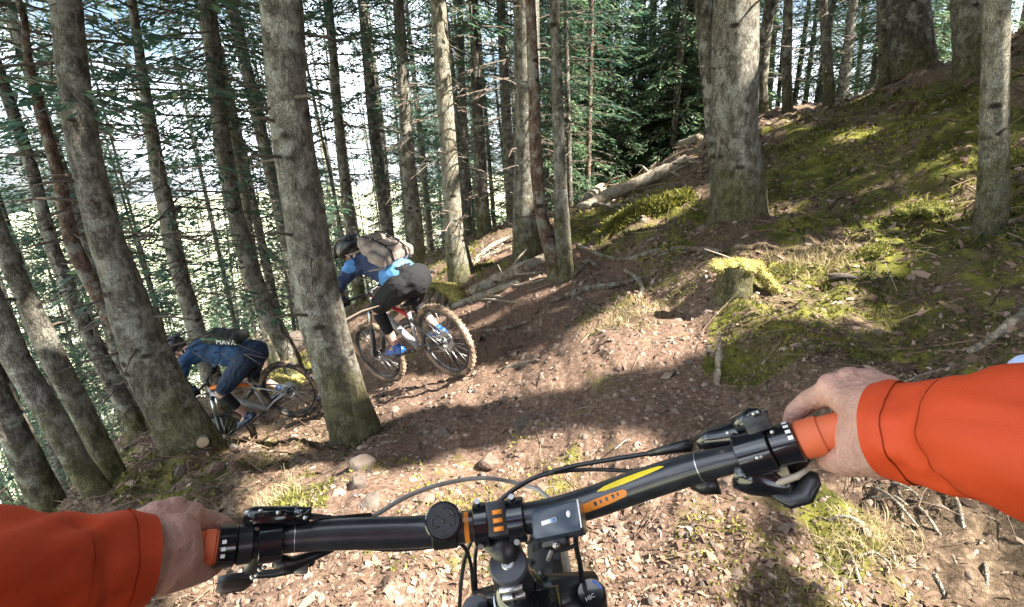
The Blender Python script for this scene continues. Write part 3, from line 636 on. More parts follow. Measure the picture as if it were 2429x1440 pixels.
# background trunks
g = random.Random(5); placed = [tuple(BIG[s].location)[:2] for s in BIG]
FT = []
for i in range(6):
    r0 = [.07, .09, .11, .13, .10, .08][i]
    m = trunk_mesh([(0, 0, -.4), (g.uniform(-.15, .15), g.uniform(-.1, .1), 6), (g.uniform(-.3, .3), 0, 15)], [r0, r0 * .75, .02], 8, 50 + i, .3, .06)
    m.materials.append([M_bark, M_bark_dark, M_bark_dark, M_bark, M_bark_pale, M_bark_red][i]); FT.append(m)
def far_tree(x, y, lab, grp, crown, ft=None, sc=1.0, tw=True):
    z = float(terrain(np.array([x]), np.array([y]))[0])
    gg = np.random.default_rng(int(abs(x * 991 + y * 37))); q_ = np.stack([x + gg.normal(0, .8, 80), y + gg.normal(0, .8, 80), z + gg.uniform(.8, 9, 80)], 1)
    if lit_leaf(q_).mean() > .12: return False
    t = thing('spruce_tree', lab, 'tree', (x, y, z - .05), grp); t.rotation_euler = (g.uniform(-.03, .03), g.uniform(-.035, .035), g.uniform(0, 6.28))
    t.scale = (sc, sc, sc)
    copy_child('trunk', FT[ft if ft is not None else g.randrange(6)], t)
    copy_child('crown', crown, t, rot=g.uniform(0, 6.28), kind='stuff')
    if tw: copy_child('dead_branches', g.choice(TWIGS), t, rot=g.uniform(0, 6.28), kind='stuff')
    placed.append((x, y)); return True
cnt = 0; tries = 0
while cnt < 54 and tries < 6000:
    tries += 1
    d = 8.5 + 24 * g.random() ** 1.1; u = g.uniform(-250, 1500); p = P(u, 500, d); x, y = p[0], p[1]
    if u > 1250 and d < 13: continue
    if min((x - a) ** 2 + (y - b) ** 2 for a, b in placed) < (.75 + d * .02) ** 2: continue
    if -1.2 < x < 1.6 and 4.5 < y < 7: continue
    z = float(terr_base(np.array([x]), np.array([y]))[0])
    cnt += far_tree(x, y, 'slender dark spruce in the crowd of trunks down the slope' , 'spruce trunks down the slope', g.choice(CROWNS), sc=g.uniform(.85, 1.15))
cnt = 0
for _t in range(3000):      # thin bare poles between them
    if cnt >= 46: break
    d = 8.5 + 22 * g.random(); u = g.uniform(-100, 1300); p = P(u, 500, d); x, y = p[0], p[1]
    if min((x - a) ** 2 + (y - b) ** 2 for a, b in placed) < .5: continue
    if -1.2 < x < 1.6 and 4.5 < y < 7: continue
    z = float(terrain(np.array([x]), np.array([y]))[0]); t = thing('bare_tree', 'thin bare pole of a dead spruce among the trunks down the slope', 'tree', (x, y, z - .05), 'thin bare poles down the slope')
    t.rotation_euler = (g.uniform(-.05, .05), g.uniform(-.05, .05), g.uniform(0, 6.28)); s_k = g.uniform(.5, .8); o_ = copy_child('trunk', FT[g.randrange(6)], t); o_.scale = (s_k, s_k, 1)
    copy_child('dead_branches', g.choice(TWIGS), t, rot=g.uniform(0, 6.28), kind='stuff'); placed.append((x, y)); cnt += 1
# the thicket of young spruces behind the fallen logs
cnt = 0; tries = 0
while cnt < 34 and tries < 3000:
    tries += 1
    d = g.uniform(12.5, 26); u = g.uniform(1300, 1760); p = P(u, 350, d); x, y = p[0], p[1]
    if u > 1750 and d < 15: continue
    if min((x - a) ** 2 + (y - b) ** 2 for a, b in placed) < .9: continue
    cnt += far_tree(x, y, 'young green spruce with branches to the ground behind the fallen logs', 'young spruces behind the logs', g.choice(YOUNG), ft=g.choice([1, 2, 5]), sc=g.uniform(.8, 1.25), tw=False)
cnt = 0; tries = 0
while cnt < 22 and tries < 3000:
    tries += 1
    d = g.uniform(12.5, 26); u = g.uniform(1780, 2600); p = P(u, 150, d); x, y = p[0], p[1]
    if min((x - a) ** 2 + (y - b) ** 2 for a, b in placed) < 1.2: continue
    cnt += far_tree(x, y, 'conifer standing behind the crest of the right slope', 'conifers behind the crest', g.choice(YOUNG + CROWNS), ft=g.choice([0, 1, 2, 3]), sc=g.uniform(.9, 1.3), tw=False)
cnt = 0
for _t in range(2000):
    if cnt >= 34: break
    d = g.uniform(24, 52); u = g.uniform(-300, 1400); p = P(u, 500, d); x, y = p[0], p[1]
    if min((x - a) ** 2 + (y - b) ** 2 for a, b in placed) < 5: continue
    cnt += far_tree(x, y, 'sunny green conifer far down behind the trunks', 'conifers far down the slope', g.choice(YOUNG), ft=g.choice([0, 1, 2, 4]), sc=g.uniform(1.2, 2.4), tw=False)
# ---------------------------------------------------------------- ground cover
def tnormal(x, y, e=.04):
    zx = (terrain(x + e, y) - terrain(x - e, y)) / (2 * e); zy = (terrain(x, y + e) - terrain(x, y - e)) / (2 * e)
    n = np.stack([-zx, -zy, np.ones_like(zx)], -1); return n / np.linalg.norm(n, axis=1)[:, None]
def scatter_pts(n, dmin, dmax, rg, power=1.0, uv=(-420, 2700)):
    """points on the ground in front of the camera, denser near it"""
    d = dmin * (dmax / dmin) ** (rg.random(n) ** power); a = rg.uniform(math.atan((uv[0] - 1214) / F), math.atan((uv[1] - 1214) / F), n)
    x, y = d * np.sin(a), d * np.cos(a); return x, y
def scatter(name, n, tmpl, faces, size, pts, rg, tilt=.5, lift=0.0, aspect=(1, 1, 1), jit=.25, cvar=(.5, .25), flat=True, elong=None):
    x, y = pts; n = len(x); z = terrain(x, y); nn = tnormal(x, y)
    nn = nn + rg.normal(0, tilt, (n, 3)); nn[:, 2] = np.abs(nn[:, 2]); nn /= np.linalg.norm(nn, axis=1)[:, None]
    a = rg.uniform(0, 6.283, n); t = np.stack([np.cos(a), np.sin(a), np.zeros(n)], 1); t -= nn * (t * nn).sum(1)[:, None]; t /= np.linalg.norm(t, axis=1)[:, None]; b = np.cross(nn, t)
    s = size(n); T = np.asarray(tmpl, float); m = len(T)
    S = np.stack([s * aspect[0] * rg.uniform(.7, 1.4, n), s * aspect[1] * rg.uniform(.7, 1.4, n), s * aspect[2] * rg.uniform(.7, 1.3, n)], 1)
    loc = T[None] * S[:, None, :] * (1 + rg.normal(0, jit, (n, m, 1)) * (0.6 if jit else 0))
    V = np.stack([x, y, z], 1)[:, None, :] + loc[..., :1] * t[:, None] + loc[..., 1:2] * b[:, None] + (loc[..., 2:] + (lift * s)[:, None, None]) * nn[:, None]
    Fc = np.asarray(faces)[None] + (np.arange(n) * m)[:, None, None]
    me = mesh_np(name, V.reshape(-1, 3), Fc.reshape(-1, Fc.shape[-1]))
    attr(me, 'rnd', np.repeat(np.clip(rg.normal(cvar[0], cvar[1], n), 0, 1), m)); return me
rg = np.random.default_rng(3)
CHIP_V = [(-1, -.5, 0), (0, -.7, .12), (1, -.3, .02), (1.1, .4, .1), (.1, .65, .3), (-.9, .5, .1)]; CHIP_F = [(0, 1, 4, 5), (1, 2, 3, 4)]
OCT_V = [(1, .1, 0), (.3, .95, .05), (-.8, .6, 0), (-1, -.3, .05), (-.1, -1, 0), (.8, -.6, 0), (.5, .3, .75), (-.4, .4, .85), (-.35, -.45, .7), (.4, -.3, .8)]
OCT_F = [(0, 1, 7, 6), (2, 3, 8, 7), (4, 5, 9, 8), (5, 0, 6, 9), (1, 2, 7, 7), (3, 4, 8, 8), (6, 7, 8, 9)]
M_litter = mat_leaf('dry_litter', [(0.0, (0.030, 0.018, 0.012)), (0.45, (0.13, 0.078, 0.05)), (0.72, (0.25, 0.165, 0.115)), (1.0, (0.42, 0.32, 0.24))], .12, .8)
M_mossleaf = mat_leaf('moss_tufts', [(0.0, (0.026, 0.034, 0.009)), (0.5, (0.105, 0.108, 0.020)), (1.0, (0.32, 0.295, 0.06))], .3, .9)
M_stone = mat_leaf('pebble_stone', [(0.0, (0.09, 0.07, 0.055)), (0.5, (0.17, 0.12, 0.09)), (1.0, (0.30, 0.23, 0.18))], 0.0, .85)
def keep(pts, w, rgn):
    k = rgn.random(len(w)) < w; return pts[0][k], pts[1][k]
def moss_w(x, y):
    return np.clip(moss_at(x, y, terrain(x, y)) * 1.5, 0, 1)
pts = scatter_pts(128000, .75, 16, rg, .85); tm = trail_mask(*pts); mw = moss_w(*pts); pts = keep(pts, np.clip(1.0 - .55 * mw - .90 * tm * sstep(1.2, 2.4, np.hypot(*pts)), .03, 1) * np.clip(.62 + .7 * fbm(pts[0] * 2.2, pts[1] * 2.2, s=55, octv=2), .12, 1), rg)
dist = np.hypot(*pts)
tag(put('leaf_litter', scatter('leaf_litter', 0, CHIP_V, CHIP_F, lambda n: (.0034 + .0032 * dist ** .85) * rg.lognormal(0, .42, n), pts, rg, .6, .1, (1, .62, 1)), M_litter), 'brown flakes of bark and dry leaves strewn over the forest floor', kind='stuff')
pts = scatter_pts(16000, .8, 11, rg, .75); pts = keep(pts, .25 + .75 * trail_mask(*pts), rg); dist = np.hypot(*pts)
tag(put('gravel', scatter('gravel', 0, OCT_V, OCT_F, lambda n: (.004 + .0028 * dist) * rg.lognormal(0, .45, n), pts, rg, .2, -.2, (1, .8, .7), .12), M_stone), 'small brown pebbles bedded in the dirt trail', kind='stuff')
TUFT_V = [(-.25, 0, -.1), (.25, 0, -.1), (.12, .35, .8), (-.1, .3, .9)]; TUFT_F = [(0, 1, 2, 3)]
pts = scatter_pts(238000, .8, 15, rg, .72, (-150, 2580)); mwv = moss_w(*pts) * np.clip(.62 + fbm(pts[0] * 3, pts[1] * 3, s=91, octv=2), 0, 1); pts = keep(pts, np.clip((mwv - .12) * 1.25, 0, 1), rg)
dist = np.hypot(*pts)
cv = np.clip(.45 + .35 * fbm(pts[0] * 1.5, pts[1] * 1.5, s=93, octv=3), 0, 1)
mm = scatter('moss_carpet', 0, TUFT_V, TUFT_F, lambda n: (.006 + .0038 * dist) * rg.uniform(.5, 1.5, n), pts, rg, .6, 0)
av = np.repeat(np.clip(cv + rg.normal(0, .16, len(cv)), 0, 1), 4); mm.attributes['rnd'].data.foreach_set('value', av.astype(np.float32))
tag(put('moss_carpet', mm, M_mossleaf), 'yellow-green moss growing over the slope and around the trunks', kind='stuff')
# fine twigs
STK_V = [(-1, -.02, 0), (-1, .02, 0), (-.98, 0, .03), (.1, .10, .02), (.1, .14, .02), (.12, .12, .05), (1, 0, .05), (1, .015, .05), (1, .01, .06)]
STK_F = [(0, 1, 4, 3), (1, 2, 5, 4), (2, 0, 3, 5), (3, 4, 7, 6), (4, 5, 8, 7), (5, 3, 6, 8)]
pts = scatter_pts(5200, .9, 13, rg, .8); pts = keep(pts, 1 - .85 * trail_mask(*pts), rg); dist = np.hypot(*pts)
tag(put('fine_twigs', scatter('fine_twigs', 0, STK_V, STK_F, lambda n: (.03 + .016 * dist) * rg.uniform(.5, 1.8, n), pts, rg, .15, .05, jit=0), M_litter), 'thin dead twigs and needles lying among the litter', kind='stuff')
# dry grass
GR_V = [(-.03, 0, 0), (.03, 0, 0), (.02, .25, .6), (-.01, .25, .6), (.01, .7, .9), (0, .7, .9)]; GR_F = [(0, 1, 2, 3), (3, 2, 4, 5)]
def patch_pts(poly, n):
    u0, v0 = min(a for a, b in poly), min(b for a, b in poly); u1, v1 = max(a for a, b in poly), max(b for a, b in poly); xs, ys = [], []
    cs = np.array([hit(u, v)[0] for u, v in poly]); c = cs.mean(0); 
    for _ in range(n):
        w = rg.dirichlet(np.ones(len(cs)) * .8); q = w @ cs; xs.append(q[0]); ys.append(q[1])
    return np.array(xs), np.array(ys)
M_straw = mat_leaf('dry_straw', [(0.0, (0.16, 0.12, 0.05)), (0.6, (0.40, 0.33, 0.17)), (1.0, (0.62, 0.54, 0.34))], .3, .8)
for lab, poly, n, sz in [('tuft of dry straw coloured grass behind the left hand', [(580,1230),(640,1150),(720,1120),(760,1180),(640,1240)], 420, .045),
                     ('dry pale grass and needles at the bottom right of the slope', [(1880,1260),(2000,1200),(2180,1180),(2240,1400),(1960,1420)], 1100, .035),
                     ('dry grass on the sunny bank beside the mossy stump', [(1780,600),(1900,575),(2060,590),(2040,640),(1850,665)], 900, .07),
                     ('dry grass along the lit edge of the trail', [(1400,800),(1450,720),(1600,700),(1560,800)], 700, .05)]:
    pts = patch_pts(poly, n); me = scatter('dry_grass', 0, GR_V, GR_F, lambda n: sz * rg.uniform(.5, 1.5, n), pts, rg, .35, 0, jit=0)
    tag(put('dry_grass', me, M_straw), lab, kind='stuff')
# ---------------------------------------------------------------- bicycles and riders
M_rubber = simple('tyre_rubber', (0.022, 0.021, 0.021), .8, var=.3, dirt=((0.20, 0.135, 0.085), 9.0, .45), bump=.3)
M_mudtyre = simple('muddy_tyre', (0.11, 0.08, 0.055), .85, var=.4, dirt=((0.30, 0.21, 0.14), 7.0, .46), bump=.4)
M_black = simple('black_metal', (0.014, 0.015, 0.018), .38, .0, var=.25, dirt=((0.16, 0.11, 0.075), 14, .66), coat=.15)
M_gloss = simple('gloss_black', (0.010, 0.011, 0.015), .16, .0, var=.2, dirt=((0.12, 0.09, 0.065), 40, .72), coat=.6)
M_carbon = simple('bar_black', (0.020, 0.022, 0.028), .34, .0, var=.35, vscale=60, coat=.5, dirt=((0.20, 0.15, 0.11), 60, .72))
M_silver = simple('worn_silver', (0.55, 0.55, 0.56), .32, .9, var=.15, dirt=((0.16, 0.11, 0.075), 20, .66))
M_white = simple('white_paint', (0.32, 0.32, 0.33), .35, dirt=((0.25, 0.17, 0.11), 12, .6))
M_orange_p = simple('orange_paint', (0.75, 0.17, 0.015), .35, dirt=((0.2, 0.13, 0.08), 14, .6))
M_red_p = simple('red_paint', (0.55, 0.03, 0.03), .35)
M_skin = simple('skin', (0.46, 0.262, 0.21), .5, var=.2, vscale=38, bump=.4, bscale=190, sss=.12)
M_navy = simple('navy_jacket', (0.016, 0.030, 0.085), .75, var=.3, vscale=14, bump=.2, bscale=300)
M_sky = simple('light_blue_cloth', (0.07, 0.22, 0.48), .7, var=.2, vscale=14)
M_blue = simple('dark_blue_jersey', (0.010, 0.048, 0.120), .8, var=.35, vscale=10, bump=.2, bscale=300)
M_blk_cloth = simple('black_cloth', (0.005, 0.005, 0.007), .9, var=.4, vscale=14)
M_brown_bag = simple('faded_brown_fabric', (0.24, 0.195, 0.165), .85, var=.35, vscale=12, bump=.3, bscale=200)
M_dkbag = simple('black_bag', (0.016, 0.020, 0.018), .7, var=.4)
M_green = simple('green_piping', (0.03, 0.12, 0.03), .6)
M_print = simple('white_print', (0.80, 0.80, 0.80), .5, var=.05)
M_blueshoe = simple('blue_shoe', (0.012, 0.07, 0.26), .5)
M_helmet = simple('helmet_black', (0.007, 0.007, 0.009), .4, var=.3, coat=.2)
M_orange = simple('orange_jersey', (0.52, 0.050, 0.006), .7, var=.10, vscale=16, bump=.10, bscale=700)
M_grip = simple('orange_grip', (0.62, 0.13, 0.05), .6, var=.1)
def ring(mb, c, r, tr, n=48, m=10, ax=1, tz=1.0):
    """torus round the local y axis"""
    vs, fs = [], []
    for i in range(n):
        a = 2 * math.pi * i / n; d = np.array([math.cos(a), 0, math.sin(a)])
        for k in range(m):
            b = 2 * math.pi * k / m; vs.append(np.asarray(c) + d * (r + tr * math.cos(b)) + np.array([0, tr * tz * math.sin(b), 0]))
    for i in range(n):
        for k in range(m): fs.append((i * m + k, i * m + (k + 1) % m, ((i + 1) % n) * m + (k + 1) % m, ((i + 1) % n) * m + k))
    mb.add(vs, fs); return mb
def wheel(bike, c, steer=0.0, tyre=None, rear=False, pivot=None):
    w = bpy.data.objects.new('wheel', None); C.objects.link(w); w.parent = bike; w.location = c; w.rotation_euler = (0, 0, steer)
    t = ring(MB(), (0, 0, 0), .338, .029, 60, 10).build('tyre', tyre or M_rubber, w)
    kb = MB()
    for i in range(84):
        a = 2 * math.pi * i / 84
        for y_, l_ in (((-.008, .012), (.010, .012)) if i % 2 else ((-.022, .010), (.023, .010))):
            rd = .367 - abs(y_) * .22; d = np.array([math.cos(a), 0, math.sin(a)]); tg = np.array([-math.sin(a), 0, math.cos(a)])
            kb.box(d * rd + np.array([0, y_, 0]), (.008, l_, .011), np.stack([d, [0, 1, 0], tg], 1))
    k = kb.build('tread', tyre or M_rubber, w, False); k['kind'] = 'stuff'
    ring(MB(), (0, 0, 0), .300, .010, 60, 8, tz=1.5).build('rim', M_black, w)
    MB().tube([(0, -.05, 0), (0, .05, 0)], .022, 12).tube([(0, -.066, 0), (0, .066, 0)], .008, 8).build('hub', M_black, w)
    sp = MB()
    for i in range(28):
        a = 2 * math.pi * i / 28; b = a + (.5 if i % 4 < 2 else -.5); y_ = .028 * (1 if i % 2 else -1)
        sp.tube([(.022 * math.cos(b), y_, .022 * math.sin(b)), (.300 * math.cos(a), 0, .300 * math.sin(a))], .0012, 4)
    sp.build('spokes', M_silver, w)
    dm = MB(); ring(dm, (0, .034, 0), .074, .009, 32, 4, tz=.12)
    for i in range(6):
        a = i * 1.047; dm.tube([(0, .034, 0), (.07 * math.cos(a), .034, .07 * math.sin(a))], .004, 4)
    dm.build('brake_disc', M_silver, w)
    if rear:
        cm = MB()
        for i in range(9): ring(cm, (0, -.022 - i * .0042, 0), .088 - i * .0085, .004, 30, 4, tz=.4)
        cm.build('cassette', M_silver, w)
    return w
HT0, HT1 = np.array([.868, 0, .480]), np.array([.818, 0, .590])      # head tube, bottom and top
def make_bike(name, label, group, matrix, frame, accent, tyre=None, bar=True, steer=0.0, fx=1.2, htl=1.0, rear=None):
    rear = rear or frame
    HT1 = HT0 + (globals()['HT1'] - HT0) * htl
    b = thing(name, label, 'mountain bike', matrix=matrix)
    wheel(b, (0, 0, 0), 0, tyre, True)
    BB = np.array([.435, 0, -.025])
    MB().tube([HT0, HT1], .026, 14).build('head_tube', frame, b)
    MB().tube([HT0 + [-.01, 0, .03], (.70, 0, .30), BB], [.034, .036, .032], 14).build('down_tube', frame, b)
    MB().tube([HT1 + [0, 0, -.02], (.6, 0, .46), (.335, 0, .30)], [.025, .022, .019], 12).build('top_tube', accent, b)
    MB().tube([BB, (.335, 0, .34)], .019, 12).build('seat_tube', frame, b)
    for s in (1, -1):
        MB().tube([BB + [-.02, s * .03, 0], (.2, s * .06, .01), (0, s * .075, 0)], [.014, .012, .011], 8).build('chainstay', rear, b)
        MB().tube([(0, s * .075, 0), (.17, s * .06, .16), (.33, s * .025, .27)], [.010, .010, .011], 8).build('seatstay', rear, b)
    MB().tube([(.32, 0, .27), (.53, 0, .22)], .02, 12).tube([(.36, 0, .258), (.45, 0, .24)], .030, 14).build('shock', M_black, b)
    MB().tube([(.335, 0, .34), (.30, 0, .41)], .0145, 10).build('seat_post', M_black, b)
    sm = MB(); sm.tube([(.15, 0, .430), (.20, 0, .432), (.28, 0, .422), (.38, 0, .418), (.42, 0, .410)], [.055, .072, .045, .024, .012], 12, squash=.3); sm.build('saddle', M_blk_cloth, b)
    ring(MB(), (.435, -.05, -.025), .064, .006, 36, 5, tz=.5).box((.435, -.05, -.025), (.11, .004, .02)).box((.435, -.05, -.025), (.02, .004, .11)).build('chainring', M_black, b)
    for s in (1, -1):
        e = BB + [s * .170, s * .078, 0]
        MB().tube([BB + [0, s * .062, 0], e], [.014, .010], 8).build('crank', M_black, b)
        MB().box(e + [0, s * .055, 0], (.095, .095, .016), bev=.004).tube([e, e + [0, s * .1, 0]], .007, 6).build('pedal', M_black, b)
    ch = MB(); ch.tube([(.435, -.05, .04), (0, -.045, .045)], .004, 5); ch.tube([(.435, -.05, -.09), (.05, -.045, -.12), (0, -.045, -.045)], .004, 5); ch.build('chain', M_silver, b)
    MB().tube([(0, -.06, -.02), (.03, -.06, -.06), (.055, -.055, -.125)], [.02, .018, .014], 8).build('derailleur', M_black, b)
    # fork and bar turn together
    S = (HT1 - HT0) / np.linalg.norm(HT1 - HT0); piv = HT0
    def st(p):
        p = np.asarray(p, float) - piv; k = S; c_, s_ = math.cos(steer), math.sin(steer)
        return piv + p * c_ + np.cross(k, p) * s_ + k * (k @ p) * (1 - c_)
    fa = np.array([fx, 0, 0])
    for s in (1, -1):
        top = HT0 - S * .02 + [.012, s * .066, 0]; bot = fa + [-.035, s * .066, .03]; mid = top + (bot - top) * .42
        MB().tube([st(top), st(mid)], .0175, 12).build('stanchion', M_silver, b)
        MB().tube([st(mid), st(bot + [0, 0, .0]), st(fa + [0, s * .062, -.01])], [.025, .022, .018], 12).build('fork_leg', M_black, b)
    MB().tube([st(HT0 - S * .02 + [.012, -.075, 0]), st(HT0 - S * .02 + [.0, 0, .012]), st(HT0 - S * .02 + [.012, .075, 0])], [.024, .030, .024], 10).build('fork_crown', M_black, b)
    w = wheel(b, st(fa), 0, tyre); R_ = Matrix.Rotation(steer, 4, Vector(S.tolist())); w.rotation_euler = R_.to_euler()
    if bar:
        top = HT1 + S * .05; bc = top + np.array([.045, 0, .005])
        MB().tube([st(HT1), st(top + S * .015)], .018, 12).tube([st(top), st(bc)], .019, 10).build('stem', M_black, b)
        MB().tube([st(bc + [x, y, z]) for x, y, z in ((-.045, .385, .025), (-.02, .22, .022), (.0, .09, .003), (0, 0, 0), (.0, -.09, .003), (-.02, -.22, .022), (-.045, -.385, .025))], [.011, .012, .0155, .016, .0155, .012, .011], 10).build('handlebar', M_black, b)
        for s in (1, -1):
            MB().tube([st(bc + [-.028, s * .262, .0225]), st(bc + [-.045, s * .39, .025])], .0165, 10).build('grip', M_blk_cloth, b)
            MB().tube([st(bc + [-.015, s * .22, .02]), st(bc + [.035, s * .25, .005]), st(bc + [.02, s * .34, .0])], [.012, .009, .006], 8).build('brake_lever', M_black, b)
        MB().tube([st(bc + [0, .2, .02]), st(bc + [.09, .05, .03]), st(bc + [.05, 0, -.12])], .003, 5).tube([st(bc + [0, -.2, .02]), st(bc + [.1, -.04, .02]), st(bc + [.03, .02, -.13])], .003, 5).build('cable', M_black, b)
    b['_st'] = 0; del b['_st']
    return b, st
def bike_matrix(Rw, Fw, lean):
    x = (Fw - Rw) / np.linalg.norm(Fw - Rw); z = np.array([0, 0, 1.0]); left = np.cross(z, x); left /= np.linalg.norm(left)
    z2 = np.cross(x, left); u = z2 * math.cos(lean) + left * math.sin(lean); y = np.cross(u, x)
    return np.column_stack([x, y, u]), Rw
def to_matrix(Rm, o):
    return Matrix(((*Rm[0], o[0]), (*Rm[1], o[1]), (*Rm[2], o[2]), (0, 0, 0, 1)))
def settle(Rm, o, fa=1.2):
    """lift or lower so that the wheels rest on the ground"""
    dz = []
    for x in (0.0, fa):
        a = np.linspace(0, 2 * math.pi, 60); p = o + (Rm @ np.stack([x + .367 * np.cos(a), 0 * a, .367 * np.sin(a)])).T
        dz.append((p[:, 2] - terrain(p[:, 0], p[:, 1])).min())
    return o - np.array([0, 0, min(dz) * .5 + max(dz) * .5 + .008]), dz
def helmet(parent, head, hf, hu, mat, r=.115):
    s = np.cross(hf, hu); Mh = np.column_stack([hf, s, hu]); c = head + hu * .035
    mb = MB(); mb.sphere(c, (r * 1.22, r * .98, r * .82), 28, Mh)
    for k in (-2, -1, 0, 1, 2):
        pts = [c + Mh @ np.array([math.cos(t) * r * 1.25, k * .036, math.sin(t) * r * (.9 - .05 * abs(k))]) for t in np.linspace(.25, 2.9, 9)]
        mb.tube(pts, [.006] + [.011] * 7 + [.006], 6)
    mb.box(c + Mh @ np.array([r * 1.35, 0, .028]), (.09, .15, .008), Mh @ np.array([[.96, 0, .2], [0, 1, 0], [-.2, 0, .96]]), .004)
    o = remeshed('helmet', mb, .006, mat, parent, 2)
    st_ = MB()
    for sg in (1, -1):
        st_.tube([c + Mh @ np.array([.01, sg * .095, -.02]), head + Mh @ np.array([.02, sg * .07, -.07]), head + Mh @ np.array([.03, 0, -.125])], .005, 5)
    st_.build('chin_strap', M_blk_cloth, parent)
def head_caps(mb, head, hf, hu):
    s = np.cross(hf, hu); Mh = np.column_stack([hf, s, hu])
    mb.sphere(head, (.098, .076, .115), 20, Mh); mb.capsule(head + Mh @ np.array([.035, 0, -.06]), head + Mh @ np.array([.06, 0, -.09]), .048, .030)
    mb.capsule(head + Mh @ np.array([.092, 0, .0]), head + Mh @ np.array([.112, 0, -.032]), .010, .014)
    for sg in (1, -1): mb.sphere(head + Mh @ np.array([-.005, sg * .078, -.015]), (.018, .009, .030), 10, Mh)
    mb.capsule(head + Mh @ np.array([.088, .02, -.066]), head + Mh @ np.array([.088, -.02, -.066]), .009)
    return Mh
def hand_on_bar(mb, w, g, out, dwn, r=.0095):
    """palm and five curled fingers closing round a grip at g; out = outboard along the bar, dwn = the way fingers wrap"""
    f = np.cross(out, dwn); f = f / np.linalg.norm(f)
    if (g - w) @ f < 0: f = -f
    for i, o_ in enumerate((-.033, -.011, .011, .033)):
        k1 = g + out * o_ - dwn * .026 - f * .004; k2 = g + out * o_ + f * .032 - dwn * .006; k3 = g + out * o_ + f * .018 + dwn * .026
        mb.capsule(w, k1, .021, .013, 8); mb.capsule(k1, k2, .0115, .0095, 8); mb.capsule(k2, k3, .0095, .0085, 8)
    t0 = w * .5 + g * .5 - out * .03; t1 = g - out * .045 - f * .018 + dwn * .014; t2 = g - out * .052 + f * .012 + dwn * .02
    mb.capsule(w, t0, .02, .017, 8); mb.capsule(t0, t1, .016, .012, 8); mb.capsule(t1, t2, .012, .009, 8)
